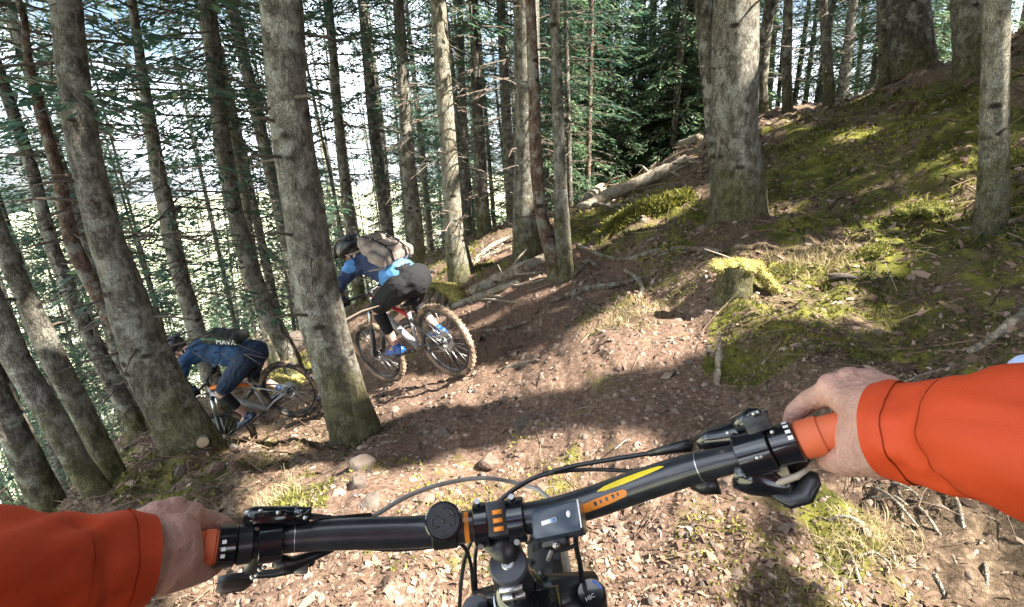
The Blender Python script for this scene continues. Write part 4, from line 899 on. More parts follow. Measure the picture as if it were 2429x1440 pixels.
def cyclist(label, Mw, J, sty):
    """J: joints in the bike's own frame"""
    p = thing('person', label, 'person', matrix=Mw)
    j = {k: np.array(v, float) for k, v in J.items()}
    body = MB(); hf = j['face'] / np.linalg.norm(j['face']); hu = j['crown'] - hf * (j['crown'] @ hf); hu /= np.linalg.norm(hu)
    Mh = head_caps(body, j['head'], hf, hu); body.capsule(j['neck'], j['head'] - hu * .06, .058, .055)
    body.capsule(j['pelvis'], j['chest'], .12, .13); body.capsule(j['chest'], j['neck'], .11, .06)
    for s in 'LR':
        body.capsule(j['sh' + s], j['el' + s], .052, .043); body.capsule(j['el' + s], j['wr' + s], .041, .027)
        body.capsule(j['chest'], j['sh' + s], .09, .058); body.capsule(j['pelvis'], j['hip' + s], .10, .09)
        body.capsule(j['hip' + s], j['kn' + s], .088, .056); body.capsule(j['kn' + s] , j['kn' + s] * .6 + j['an' + s] * .4, .055, .056); body.capsule(j['kn' + s] * .6 + j['an' + s] * .4, j['an' + s], .054, .034)
        body.capsule(j['an' + s], j['toe' + s], .036, .03)
        out = np.array([0, 1.0 if s == 'L' else -1.0, 0]); hand_on_bar(body, j['wr' + s], j['gr' + s], out, np.array([.25, 0, -.97]))
    remeshed('body', body, .010, M_skin, p, 3)
    for sg in (1, -1): MB().sphere(j['head'] + Mh @ np.array([.086, sg * .032, .008]), .011, 8).build('eye', M_print, p)
    if sty.get('beard'): MB().sphere(j['head'] + Mh @ np.array([.055, 0, -.085]), (.05, .05, .04), 12, Mh).build('beard', M_blk_cloth, p)
    hair = MB().sphere(j['head'] - hf * .022 + hu * .004, (.093, .080, .108), 16, Mh).build('hair', simple('hair_brown', (.05, .03, .02), .8), p)
    jm = MB(); e = .018
    jm.capsule(j['pelvis'] * .8 + j['chest'] * .2, j['chest'], .135 + e, .150); jm.capsule(j['chest'], j['neck'], .145, .07)
    jm.capsule(j['pelvis'] * .9 + j['chest'] * .1 + [0, 0, -.01], j['chest'] * .6 + j['pelvis'] * .4 + [0, 0, -.03], .150, .15)
    for s in 'LR':
        jm.capsule(j['chest'], j['sh' + s], .12, .078); jm.capsule(j['sh' + s], j['el' + s], .075, .062); jm.capsule(j['el' + s], j['wr' + s] * .95 + j['el' + s] * .05, .062, .040)
    jo = remeshed('jacket', jm, .012, sty['top'], p, 4, .010, 7.0); me = jo.data; me.materials.append(sty['top2'])
    n = len(me.polygons); ce = np.empty(n * 3, np.float32); me.polygons.foreach_get('center', ce); ce = ce.reshape(-1, 3)
    me.polygons.foreach_set('material_index', sty['panel'](ce, j).astype(np.int32))
    sm = MB()
    sm.capsule(j['pelvis'] + [-.02, 0, -.01], j['pelvis'] * .75 + j['chest'] * .25, .150, .145)
    for s in 'LR':
        sm.capsule(j['pelvis'], j['hip' + s], .14, .118); sm.capsule(j['hip' + s], j['kn' + s] * .84 + j['hip' + s] * .16, .128, .094)
    remeshed('shorts', sm, .012, sty['legs'], p, 4, .008, 8.0)
    for s in 'LR':
        MB().capsule(j['kn' + s] * .82 + j['an' + s] * .18, j['kn' + s] * .42 + j['an' + s] * .58, .062, .052).build('knee_pad', sty.get('pad', M_blk_cloth), p)
        remeshed('shoe', MB().capsule(j['an' + s] - [.055, 0, .035], j['toe' + s] + [.03, 0, -.0], .040, .034).capsule(j['an' + s], j['an' + s] - [.02, 0, .04], .046, .044).box((j['an' + s] + j['toe' + s]) / 2 + [-.005, 0, -.035], (.29, .085, .02), bev=.008), .007, sty['shoe'], p, 2)
        gm = MB(); out = np.array([0, 1.0 if s == 'L' else -1.0, 0]); hand_on_bar(gm, j['wr' + s], j['gr' + s], out, np.array([.25, 0, -.97]))
        g_ = remeshed('glove', gm, .006, sty['glove'], p, 2); 
        co = np.empty(len(g_.data.vertices) * 3, np.float32); g_.data.vertices.foreach_get('co', co); no = np.empty_like(co); g_.data.vertices.foreach_get('normal', no); g_.data.vertices.foreach_set('co', co + no * .006); g_.data.update()
    helmet(p, j['head'], hf, hu, sty['helmet'])
    return p, j
# --- the rider with the backpack
Rm2, o2 = bike_matrix(R2, F2, R(10)); o2, dz2 = settle(Rm2, o2); Mw2 = to_matrix(Rm2, o2)
bike2, st2 = make_bike('mountain_bike', 'mountain bike with muddy rear tyre under the rider with the brown backpack', None, Mw2, M_white, M_red_p, M_mudtyre, steer=.12, rear=M_black)
bc = HT1 + (HT1 - HT0) / np.linalg.norm(HT1 - HT0) * .05 + np.array([.045, 0, .005])
gL, gR = st2(bc + [-.036, .33, .024]), st2(bc + [-.036, -.33, .024])
J2 = dict(pelvis=(.06, .0, .62), chest=(.44, .04, .90), neck=(.58, .05, .99), head=(.69, .06, 1.08), face=(.93, .15, -.33), crown=(.35, .05, .95),
          shL=(.52, .23, .92), shR=(.52, -.15, .92), elL=(.62, .41, .80), elR=(.64, -.38, .80), wrL=gL + [-.055, .0, .035], wrR=gR + [-.055, 0, .035], grL=gL, grR=gR,
          hipL=(.09, .10, .61), hipR=(.09, -.10, .61), knL=(.53, .17, .50), knR=(.46, -.18, .40), anL=(.57, .14, .075), anR=(.22, -.14, .085), toeL=(.70, .15, .035), toeR=(.36, -.15, .03))
def panel2(c, j):
    hem = ((c - j['pelvis']) @ (j['chest'] - j['pelvis'])) / .2 ; t = (c - j['pelvis']) @ (j['chest'] - j['pelvis']) / ((j['chest'] - j['pelvis']) @ (j['chest'] - j['pelvis']))
    return ((t < .52) | ((np.linalg.norm(c - (j['shL'] + [.0, .0, .02]), axis=1) < .085) & (c[:, 2] > j['shL'][2] - .03)))
rider2, j2 = cyclist('rider in navy jacket with light blue hem and black shorts, seen from behind', Mw2, J2,
    dict(top=M_navy, top2=M_sky, panel=panel2, legs=M_blk_cloth, shoe=M_blueshoe, glove=M_blk_cloth, helmet=M_helmet))
def in_frame(Rm, o, p): return o + Rm @ np.asarray(p, float)
bp_ = thing('backpack', 'faded brown backpack strapped on the back of the rider in navy', 'backpack', matrix=Mw2)
ax = (j2['neck'] - j2['pelvis']); ax /= np.linalg.norm(ax); bu = np.array([-ax[2], 0, ax[0]])
Mb = np.column_stack([ax, [0, 1, 0], bu]); cb = j2['chest'] * .62 + j2['pelvis'] * .38 + bu * .19 + [0.02, 0, 0]
pm = MB().box(cb, (.38, .27, .13), Mb, .06).box(cb + Mb @ np.array([-.06, 0, .065]), (.20, .21, .08), Mb, .035)
remeshed('bag_body', pm, .010, M_brown_bag, bp_, 3, .006, 9)
remeshed('top_flap', MB().box(cb + Mb @ np.array([.155, 0, .045]), (.12, .26, .11), Mb, .04), .010, M_brown_bag, bp_, 2, .005, 10)
for s in (1, -1):
    remeshed('side_pocket', MB().box(cb + Mb @ np.array([-.08, s * .155, 0]), (.2, .06, .11), Mb, .028), .010, M_brown_bag, bp_, 3)
    a0 = cb + Mb @ np.array([.18, s * .10, -.03]); MB().tube([a0, j2['neck'] * .5 + j2['shL' if s > 0 else 'shR'] * .5 + [.02, 0, .085], j2['chest'] + [.13, s * .13, -.03], cb + Mb @ np.array([-.16, s * .15, -.06])], [.02, .024, .02, .012], 8, squash=.4).build('shoulder_strap', M_brown_bag, bp_)
for y_ in (-.075, .075):
    MB().tube([cb + Mb @ np.array([x_, y_, z_]) for x_, z_ in ((.20, .02), (.19, .105), (.10, .118), (-.06, .122), (-.17, .09), (-.2, .0))], .011, 6, squash=.3).build('compression_strap', M_blk_cloth, bp_)
    MB().box(cb + Mb @ np.array([.06, y_, .124]), (.035, .026, .010), Mb, .003).build('buckle', M_gloss, bp_)
MB().tube([cb + Mb @ np.array([-.16 + .2 * math.sin(a_) * 0 + .09 * math.cos(a_) + .1, .09 * math.sin(a_), .118]) for a_ in np.linspace(.4, 5.9, 14)], .0035, 5).build('zip', M_blk_cloth, bp_)
MB().tube([cb + Mb @ np.array([.22, .03, .05]), cb + Mb @ np.array([.26, 0, .09]), cb + Mb @ np.array([.22, -.03, .05])], .008, 6).build('carry_loop', M_brown_bag, bp_)
# --- the crouching rider further down
Rm1, o1 = bike_matrix(R1, F1, R(5)); o1, dz1 = settle(Rm1, o1); Mw1 = to_matrix(Rm1, o1)
bike1, st1 = make_bike('mountain_bike', 'mountain bike with an orange and white frame under the crouching rider', None, Mw1, M_white, M_orange_p, M_rubber, steer=.35)
gL, gR = st1(bc + [-.036, .33, .024]), st1(bc + [-.036, -.33, .024])
J1 = dict(pelvis=(.02, 0, .58), chest=(.43, .05, .93), neck=(.56, .06, 1.03), head=(.68, .07, 1.13), face=(.88, .2, -.35), crown=(.35, .05, .95),
          shL=(.52, .24, .96), shR=(.50, -.13, .96), elL=(.64, .40, .82), elR=(.62, -.36, .82), wrL=gL + [-.05, 0, .04], wrR=gR + [-.05, 0, .04], grL=gL, grR=gR,
          hipL=(.05, .10, .57), hipR=(.05, -.10, .57), knL=(.52, .22, .46), knR=(.45, -.20, .40), anL=(.57, .14, .075), anR=(.22, -.14, .085), toeL=(.70, .15, .035), toeR=(.36, -.15, .03))
rider1, j1 = cyclist('crouching rider in dark blue with a black helmet, farthest down the trail', Mw1, J1,
    dict(top=M_blue, top2=M_blue, panel=lambda c, j: np.zeros(len(c)), legs=simple('navy_shorts', (.008, .022, .055), .85), shoe=simple('navy_shoe', (.015, .03, .07), .5), glove=M_blk_cloth, helmet=M_helmet, beard=True))
bp1 = thing('backpack', 'black backpack with a strip of white lettering on the crouching rider', 'backpack', matrix=Mw1)
ax = (j1['neck'] - j1['pelvis']); ax /= np.linalg.norm(ax); bu = np.array([-ax[2], 0, ax[0]]); Mb = np.column_stack([ax, [0, 1, 0], bu])
cb = j1['chest'] * .5 + j1['pelvis'] * .5 + bu * .19 + [.0, 0, 0]
remeshed('bag_body', MB().box(cb, (.42, .27, .12), Mb, .055), .012, M_dkbag, bp1, 4, .006, 9)
MB().tube([cb + Mb @ np.array([-.2, .135, .02]), cb + Mb @ np.array([0, .15, .035]), cb + Mb @ np.array([.19, .135, .02])], .006, 6).build('piping', M_green, bp1)
for s in (1, -1): MB().tube([cb + Mb @ np.array([.17, s * .09, 0]), j1['neck'] * .5 + j1['shL' if s > 0 else 'shR'] * .5 + [.02, 0, .08], j1['chest'] + [.1, s * .14, -.06]], [.018, .022, .014], 8, squash=.4).build('shoulder_strap', M_dkbag, bp1)
def text_mesh(txt, size, ext=.002):
    cu = bpy.data.curves.new('lettering', 'FONT'); cu.body = txt; cu.size = size; cu.extrude = ext; cu.align_x = 'CENTER'; cu.align_y = 'CENTER'; cu.resolution_u = 2
    o = bpy.data.objects.new('tmp', cu); C.objects.link(o); dg = bpy.context.evaluated_depsgraph_get(); dg.update()
    me = bpy.data.meshes.new_from_object(o.evaluated_get(dg)); me.name = 'lettering'; bpy.data.objects.remove(o); bpy.data.curves.remove(cu); return me
def place_text(txt, size, c, ex, ey, mat, parent, ext=.002, name='lettering'):
    ex = np.asarray(ex) / np.linalg.norm(ex); ey = np.asarray(ey) - ex * (np.asarray(ey) @ ex); ey = ey / np.linalg.norm(ey); ez = np.cross(ex, ey)
    o = put(name, text_mesh(txt, size, ext), mat, parent); o.matrix_local = to_matrix(np.column_stack([ex, ey, ez]), c); return o
place_text('MAVA', .08, cb + Mb @ np.array([-.09, .140, .0]), -ax, bu, M_print, bp1, .006)
# ---------------------------------------------------------------- the rider's own bike, bar and controls
BAR = [(205,1318,.44,.0112),(350,1310,.46,.0112),(490,1300,.48,.0112),(600,1290,.50,.0115),(660,1280,.51,.0130),(740,1270,.52,.0148),(850,1265,.53,.0157),(1000,1262,.54,.0159),(1180,1240,.545,.0159),
       (1300,1222,.54,.0159),(1400,1193,.53,.0159),(1500,1158,.515,.0157),(1600,1124,.495,.0152),(1680,1102,.48,.0138),(1760,1084,.465,.0118),(1900,1043,.445,.0112),(2020,1014,.425,.0112),(2150,985,.405,.0112)]
bp3 = [P(a, b, c) for a, b, c, r in BAR]; brad = [r for *_, r in BAR]
# smooth the centre line
def resample(pts, vals, n):
    pts = np.array(pts); s = np.concatenate([[0], np.cumsum(np.linalg.norm(np.diff(pts, axis=0), axis=1))]); t = np.linspace(0, s[-1], n)
    q = np.stack([np.interp(t, s, pts[:, k]) for k in range(3)], 1); v = np.interp(t, s, vals)
    for _ in range(6):
        q[1:-1] = q[1:-1] * .5 + (q[:-2] + q[2:]) * .25; v[1:-1] = v[1:-1] * .5 + (v[:-2] + v[2:]) * .25
    return q, v
barq, barr = resample(bp3, brad, 90)
baru = project(barq)[0]
def bar_at(u):
    c = np.array([np.interp(u, baru, barq[:, k]) for k in range(3)]); c2 = np.array([np.interp(u + 12, baru, barq[:, k]) for k in range(3)])
    t = (c2 - c) / np.linalg.norm(c2 - c); return c, t, float(np.interp(u, baru, barr))
yl = bp3[0] - bp3[-1]; yl /= np.linalg.norm(yl)
capP, crP = P(1205, 1338, .535), P(1268, 1432, .600)
s_ = capP - crP; s_ = s_ - yl * (s_ @ yl); s_ /= np.linalg.norm(s_)
f0 = np.cross(yl, s_); HA = R(24.4)
xw = math.cos(HA) * f0 - math.sin(HA) * s_; zw = math.sin(HA) * f0 + math.cos(HA) * s_
RmP = np.column_stack([xw, yl, zw])
# the crown of the builder's fork falls on crP
Sl = (HT1 - HT0) / np.linalg.norm(HT1 - HT0)
oP = crP - RmP @ (HT0 - Sl * .0)
MwP = to_matrix(RmP, oP)
pov, _st = make_bike('mountain_bike', 'mountain bike ridden by the camera wearer, black bar with orange grips', None, MwP, M_gloss, M_black, simple('dark_tyre', (.02, .02, .02), .8, var=.4, bump=.3), bar=False, fx=1.10, htl=.25)
inv = MwP.inverted()
def loc(p): return np.array(inv @ Vector([float(c) for c in p]))
class MW(MB):
    """builds in world space, stored in the bike's own frame"""
    def build(s, name, mat, parent=None, smooth=True, autosmooth=None):
        s.v = [tuple(loc(v)) for v in s.v]; return MB.build(s, name, mat, parent or pov, smooth, autosmooth)
hb = MW().tube(barq, barr, 28).build('handlebar', M_carbon)
viewdir = lambda c: (CAM - c) / np.linalg.norm(CAM - c)
def bar_frame(u):
    c, t, r = bar_at(u); v = viewdir(c); v = v - t * (v @ t); v /= np.linalg.norm(v); w = np.cross(t, v)   # v: to the lens, w: the other way round
    if w @ up < 0: w = -w
    return c, t, r, v, w
def clamp(u0, u1, r, mat, name, n=24, bev=.0015, parent=None):
    c0, t, _ = bar_at(u0); c1, _, _ = bar_at(u1); d = (c1 - c0); l = np.linalg.norm(d); d /= l
    return MW().tube([c0, c0 + d * .0003, c0 + d * bev, c1 - d * bev, c1 - d * .0003, c1], [r * .86, r - bev, r, r, r - bev, r * .86], n).build(name, mat, parent, True, 40)
def patch(stations, mat, name, lift=1.012, n=8):
    """a print that follows the bar: stations (u, lower angle, upper angle) round from the lens side"""
    vs, fs = [], []
    for (u, a0, a1) in stations:
        c, t, r, v, w = bar_frame(u)
        for k in range(n + 1):
            a = R(a0 + (a1 - a0) * k / n); vs.append(c + (math.cos(a) * v + math.sin(a) * w) * (r * lift + .0003))
    for i in range(len(stations) - 1):
        for k in range(n): q = i * (n + 1) + k; fs.append((q, q + 1, q + n + 2, q + n + 1))
    m = MW(); m.add(vs, fs); return m.build(name, mat)
M_yel = simple('yellow_print', (0.78, 0.60, 0.03), .4, dirt=((0.35, .2, .05), 90, .7)); M_orp = simple('orange_print', (0.85, 0.27, 0.03), .4, dirt=((0.25, .12, .05), 90, .62), var=.2)
patch([(1432,28,30),(1450,22,40),(1490,22,46),(1540,26,48),(1580,32,46),(1592,36,39)], M_yel, 'yellow_decal')
patch([(1362,-24,-12),(1372,-30,-2),(1420,-28,6),(1460,-24,8),(1490,-18,6),(1497,-10,0)], M_orp, 'orange_decal')
for uu, wd in ((1390,5),(1404,4),(1417,7),(1432,4),(1446,5),(1461,6),(1474,4)):
    patch([(uu,-18 + (uu - 1390) * .1,-4 + (uu - 1390) * .08),(uu + wd,-18 + (uu - 1390) * .1,-4 + (uu - 1390) * .08)], M_carbon, 'decal_lettering', 1.02, 3)
patch([(1103,-75,60),(1114,-75,60)], M_orp, 'orange_ring')
for uu in (700, 1660): patch([(uu,-80,80),(uu + 2,-80,80)], M_silver, 'bar_edge_line', 1.005)
M_bolt = simple('dark_bolt', (.30, .30, .31), .3, .9)
# stem: two clamps, face plate, body and top cap
def frame_at(c, t):
    v = viewdir(c); v = v - t * (v @ t); v /= np.linalg.norm(v); w = np.cross(v, t); w = w if w @ up > 0 else -w; return np.column_stack([t, w, v])
cS, tS, rS = bar_at(1185); MS = frame_at(cS, tS)
clamp(1124, 1160, .0225, M_gloss, 'stem_clamp'); clamp(1206, 1248, .0225, M_gloss, 'stem_clamp')
MW().box(cS + MS @ np.array([0, .004, .0165]), (.022, .034, .010), MS, .003).build('face_plate', M_black, None, True, 35)
for k, yy in enumerate((.010, .002, -.006)):
    MW().box(cS + MS @ np.array([.001, yy, .0222]), (.010, .0045, .0006), MS).build('orange_lettering', M_orp)
for du in (1138, 1224):
    c, t, r = bar_at(du); Mf = frame_at(c, t)
    for yy in (.021, -.019):
        b0 = c + Mf @ np.array([0, yy, .008]); MW().tube([b0, b0 + Mf @ np.array([0, yy * .1, .0065])], .0031, 12).build('stem_bolt', M_bolt, None, True, 40)
MW().tube([cS + MS @ np.array([-.004, -.012, -.002]), cS * .5 + capP * .5 - s_ * .018, capP - s_ * .020], [.0205, .0185, .021], 18, squash=.9).build('stem', M_black)
MW().tube([capP - s_ * .045, capP - s_ * .006], .0205, 28).build('steerer_clamp', M_black, None, True, 40)
MW().tube([capP - s_ * .0055, capP - s_ * .001, capP + s_ * .0015, capP + s_ * .002], [.0208, .0208, .0190, .004], 32).build('top_cap', simple('matte_cap', (.075, .08, .095), .42, .3, dirt=((.2, .15, .11), 60, .66)), None, True, 40)
MW().tube([capP + s_ * .0018, capP + s_ * .0032], [.0072, .0062], 18).build('cap_bolt', M_silver, None, True, 40)
MW().tube([capP + s_ * .0034, capP + s_ * .0026], [.003, .003], 6).build('bolt_socket', M_gloss)
MW().box(capP - s_ * .028 + RmP @ np.array([-.021, 0, 0]), (.006, .003, .030), RmP, .0008).build('clamp_slot', M_gloss)
for zz in (-.018, -.036): MW().tube([capP + s_ * zz + RmP @ np.array([-.024, .012, 0]), capP + s_ * zz + RmP @ np.array([-.024, -.012, 0])], .0036, 10).build('steerer_bolt', M_silver)
# spacers, headset and its lettering
hs = capP - s_ * .070
MW().tube([capP - s_ * .045, capP - s_ * .058], .0195, 24).build('spacer', M_black, None, True, 40)
MW().tube([hs + s_ * .012, hs + s_ * .004, hs - s_ * .006, hs - s_ * .012], [.021, .0285, .0300, .0300], 36).build('headset_cover', M_gloss, None, True, 35)
ringm = MW(); R3 = []
e1 = np.cross(s_, xw); e1 /= np.linalg.norm(e1); e2 = np.cross(s_, e1)
ringm.tube([hs - s_ * .012, hs - s_ * .0135, hs - s_ * .017, hs - s_ * .018], [.0302, .0325, .0325, .030], 40).build('headset_ring', M_silver, None, True, 40)
HW = capP - crP
vr = viewdir(hs); vr = vr - s_ * (vr @ s_); vr /= np.linalg.norm(vr); side = np.cross(s_, vr); side = side if side @ rt > 0 else -side
for i, ch in enumerate('acros'):
    a = R(6 + 13.5 * i); d = math.cos(a) * vr + math.sin(a) * side; nrm = s_ * .86 + d * .5; nrm /= np.linalg.norm(nrm)
    ex = -math.sin(a) * vr + math.cos(a) * side; ey = np.cross(nrm, ex); c = hs + s_ * .0028 + d * .0262
    o = put('lettering', text_mesh(ch, .0098, .0004), M_print, pov); o.matrix_local = inv @ to_matrix(np.column_stack([ex, ey, nrm]), c)
# fork crown shoulders and their adjusters
for (u, v, d, nm) in ((1402, 1408, .590, 'damper_knob'), (1128, 1446, .590, 'air_cap')):
    c = P(u, v, d); MW().tube([c - s_ * .035, c - s_ * .004, c, c + s_ * .004], [.0175, .0175, .0172, .0145], 28).build(nm, M_gloss, None, True, 40)
    crown_dir = crP - c
    MW().tube([c - s_ * .028, c - s_ * .022 + crown_dir * .5, crP - s_ * .01], [.020, .024, .027], 16).build('crown_arm', M_black)
cK = P(1402, 1408, .590); d1 = up * .9 - s_ * 0; d1 = (up - s_ * (up @ s_)); d1 /= np.linalg.norm(d1); d2 = np.cross(d1, s_)
am = MW(); vs, fs = [], []
for i in range(9):
    a = R(-30 + 8 * i + 30); dd = math.cos(a) * d1 + math.sin(a) * (-d2 if d2 @ rt < 0 else d2); vs += [cK + s_ * .0045 + dd * .0105, cK + s_ * .0045 + dd * .0135]
for i in range(8): fs.append((2 * i, 2 * i + 1, 2 * i + 3, 2 * i + 2))
am.add(vs, fs); am.build('blue_arc', simple('blue_print', (.12, .22, .62), .4))
o = put('lettering', text_mesh('HSC', .0062, .0003), M_print, pov); ex = rt * .8 + up * .6; ex = ex - s_ * (ex @ s_); ex /= np.linalg.norm(ex)
o.matrix_local = inv @ to_matrix(np.column_stack([ex, np.cross(s_, ex), s_]), cK + s_ * .0046 - d1 * .006)
# round computer mount
cM, tM, rM = bar_at(1050); MM = frame_at(cM, tM); nM = MM[:, 2]; cM2 = P(1052, 1236, .508)
clamp(1026, 1086, .0195, M_black, 'mount_band')
MW().tube([cM + nM * .008, cM2 - nM * .006], [.014, .016], 16).build('mount_arm', M_black)
MW().tube([cM2 - nM * .006, cM2 - nM * .0055, cM2 + nM * .0005, cM2 + nM * .0018], [.0175, .0185, .0185, .0172], 40).build('mount_body', M_gloss, None, True, 40)
M_mount = simple('grey_plastic', (.030, .032, .038), .5)
MW().tube([cM2 + nM * .0012, cM2 + nM * .0028], [.0160, .0156], 40).build('mount_disc', M_mount, None, True, 40)
gm = MW(); ax1, ax2 = MM[:, 0], MM[:, 1]
def arc(r, a0, a1, th, n=14):
    pts = [cM2 + nM * .0030 + (math.cos(R(a0 + (a1 - a0) * i / n)) * ax1 + math.sin(R(a0 + (a1 - a0) * i / n)) * ax2) * r for i in range(n + 1)]; gm.tube(pts, th, 5)
arc(.0122, 20, 95, .0010); arc(.0110, 150, 215, .0007); arc(.0110, -35, 30, .0007); arc(.0135, 250, 290, .0006)
for y in (.0045, -.0045):
    for x in (.0068, -.0068): gm.tube([cM2 + nM * .003 + ax1 * (x - .003) + ax2 * y, cM2 + nM * .003 + ax1 * (x + .003) + ax2 * y], .0006, 5)
gm.build('mount_slots', M_gloss); MW().tube([cM2 + nM * .0025, cM2 + nM * .0034], .0015, 12).tube([cM2 + nM * .0025 - ax2 * .009, cM2 + nM * .0034 - ax2 * .009], .0008, 8).tube([cM2 + nM * .0025 + ax2 * .011, cM2 + nM * .0034 + ax2 * .011], .0008, 8).build('mount_screw', M_gloss)
# the boxed light on the bar
lamp = thing('handlebar_light', 'blue-black boxed light with a white badge clamped right of the stem', 'bike light', P(1325, 1240, .50))
Lp = np.array(lamp.location)
class ML(MB):
    def build(s, name, mat, parent=None, smooth=True, autosmooth=None):
        s.v = [tuple(np.array(v) - Lp) for v in s.v]; return MB.build(s, name, mat, lamp, smooth, autosmooth)
M_box = simple('navy_plastic', (.022, .034, .055), .28, var=.3, coat=.4, dirt=((.14, .11, .09), 60, .7))
cL, tL, rL = bar_at(1320); ML_ = frame_at(cL, tL); cB = P(1325, 1238, .497); nL = ML_[:, 2]; exL = P(1385, 1226, .49) - P(1265, 1250, .503); exL /= np.linalg.norm(exL); nB = viewdir(cB) * .9 + up * .35; nB -= exL * (nB @ exL); nB /= np.linalg.norm(nB)
ML_ = np.column_stack([exL, np.cross(nB, exL), nB])
ML().box(cB, (.050, .030, .020), ML_, .0045).build('light_housing', M_box, None, True, 30)
ML().box(cB + ML_ @ np.array([.0245, .001, .0015]), (.0022, .027, .018), ML_, .0009).build('end_trim', M_silver)
ML().box(cB + ML_ @ np.array([-.006, -.017, -.004]), (.026, .009, .013), ML_, .003).build('lower_clip', M_black)
ML().tube([cB + ML_ @ np.array([-.004, -.021, .000]), cB + ML_ @ np.array([-.004, -.021, .006])], [.0042, .0035], 14).build('clip_screw', M_bolt)
ML().box(cB + ML_ @ np.array([-.0065, -.001, .0102]), (.0155, .0042, .0004), ML_ @ np.array([[.99, .1, 0], [-.1, .99, 0], [0, 0, 1]]).T).build('badge', M_print)
ML().box(cB + ML_ @ np.array([-.0022, -.0008, .0105]), (.0042, .0030, .0004), ML_).build('badge_square', simple('badge_blue', (.12, .3, .6), .5))
ML().sphere(cB + ML_ @ np.array([.0135, .0022, .0102]), (.0022, .0034, .0006), 12, ML_).build('button', M_print)
# controls on the left
clamp(515, 560, .0190, M_gloss, 'grip_collar'); clamp(560, 600, .0178, M_black, 'grip_collar'); clamp(612, 672, .0200, M_gloss, 'brake_clamp')
clamp(300, 520, .0150, M_grip, 'grip'); clamp(476, 517, .0162, M_grip, 'grip_flange', bev=.003)
for k in range(3): patch([(523, 6 - 18 * k, 16 - 18 * k), (533, 6 - 18 * k, 16 - 18 * k)], M_print, 'collar_print', 1.72, 2)
def wtube(ps, r, name, mat, n=12, sq=1.0, as_=None): return MW().tube([P(*p) for p in ps], r, n, squash=sq).build(name, mat, None, True, as_)
wtube([(588,1228,.505),(600,1226,.505),(700,1224,.515),(735,1226,.52)], [.0085, .0098, .0096, .0070], 'master_cylinder', M_gloss, 18)
wtube([(698,1216,.508),(738,1218,.512)], [.0062, .006], 'reservoir_cap', M_gloss, 14)
MW().box(P(640, 1226, .497), (.030, .010, .007), frame_at(P(640, 1226, .497), bar_at(640)[1]), .002).build('reservoir', M_gloss, None, True, 30)
for (u, v) in ((618, 1212), (660, 1216), (724, 1228)): MW().tube([P(u, v, .498), P(u, v, .494)], .0022, 8).build('reservoir_screw', M_silver)
wtube([(640,1258,.50),(620,1300,.505),(600,1345,.52),(590,1352,.53)], [.010, .010, .007, .005], 'lever_pivot', M_black)
wtube([(735,1224,.52),(790,1230,.54),(880,1222,.565)], [.0032, .0028, .0028], 'hose_end', M_black, 8)
wtube([(740,1330,.545),(700,1346,.55),(650,1360,.545),(600,1364,.54),(560,1374,.535),(520,1384,.53)], [.005, .006, .0042, .004, .006, .007], 'brake_lever', M_black, 10)
wtube([(522,1386,.528),(540,1388,.528),(580,1386,.53),(600,1376,.535)], [.009, .0105, .008, .003], 'lever_blade', simple('brown_black', (.05, .035, .022), .5), 10, .5)
wtube([(655,1330,.51),(690,1340,.52),(740,1320,.53),(790,1300,.54)], [.007, .008, .005, .004], 'dropper_remote', M_black, 10)
wtube([(730,1346,.53),(700,1348,.528)], [.0075, .0062], 'remote_pad', simple('grey_pad', (.22, .21, .2), .6), 14, .6)
for k in range(4): MW().tube([P(597 + 9 * k, 1368 - 9 * k + (k % 2) * 8, .50), P(601 + 9 * k, 1372 - 9 * k, .497)], .002, 7).build('lever_screw', M_silver)
# controls on the right
clamp(1832, 1895, .0178, M_gloss, 'grip_collar'); clamp(1893, 1958, .0165, M_grip, 'grip_flange', bev=.003); clamp(1950, 2150, .0150, M_grip, 'grip')
for k in range(4): patch([(1876 + k, 58 - 17 * k, 68 - 17 * k), (1888 + k, 58 - 17 * k, 68 - 17 * k)], M_print, 'collar_print', 1.66, 2)
clamp(1752, 1832, .0205, M_gloss, 'brake_clamp')
wtube([(1655,1052,.50),(1690,1040,.495),(1750,1030,.48),(1800,1020,.47),(1830,1014,.465)], [.0070, .0105, .0125, .0115, .0075], 'master_cylinder', M_gloss, 18)
wtube([(1745,1012,.474),(1790,990,.466),(1822,990,.462)], [.0085, .0105, .0065], 'reservoir', M_gloss, 14)
MW().box(P(1796, 1004, .455), (.022, .016, .008), frame_at(P(1796, 1004, .455), bar_at(1796)[1]), .003).build('reservoir_cap', M_black, None, True, 30)
for (u, v, d) in ((1788,982,.453),(1797,978,.453),(1727,1027,.468),(1832,1025,.446),(1805,1084,.444),(1797,1086,.444)): MW().tube([P(u, v, d), P(u, v, d - .004)], .0020, 8).build('lever_screw', M_silver)
wtube([(1640,1056,.51),(1600,1062,.52),(1540,1076,.535)], [.0065, .0055, .0035], 'hose_end', M_black, 10)
wtube([(1745,1120,.47),(1790,1130,.462),(1850,1150,.455),(1905,1172,.45)], [.016, .017, .012, .009], 'shifter_body', M_gloss, 16)
wtube([(1700,1140,.485),(1660,1150,.49),(1640,1148,.495)], [.013, .009, .005], 'shifter_barrel', M_black, 14)
wtube([(1830,1165,.455),(1870,1180,.45),(1905,1166,.445),(1922,1135,.443),(1926,1118,.444)], [.008, .013, .0145, .012, .006], 'shift_paddle', M_black, 14, .55)
wtube([(1815,1148,.45),(1850,1144,.446),(1890,1130,.442),(1918,1112,.44)], [.0022, .003, .003, .002], 'paddle_edge', simple('worn_edge', (.42, .36, .30), .6), 8)
wtube([(1800,1075,.455),(1850,1100,.46),(1885,1110,.462),(1905,1085,.47),(1890,1050,.48)], [.009, .008, .008, .007, .006], 'brake_lever', M_black, 12)
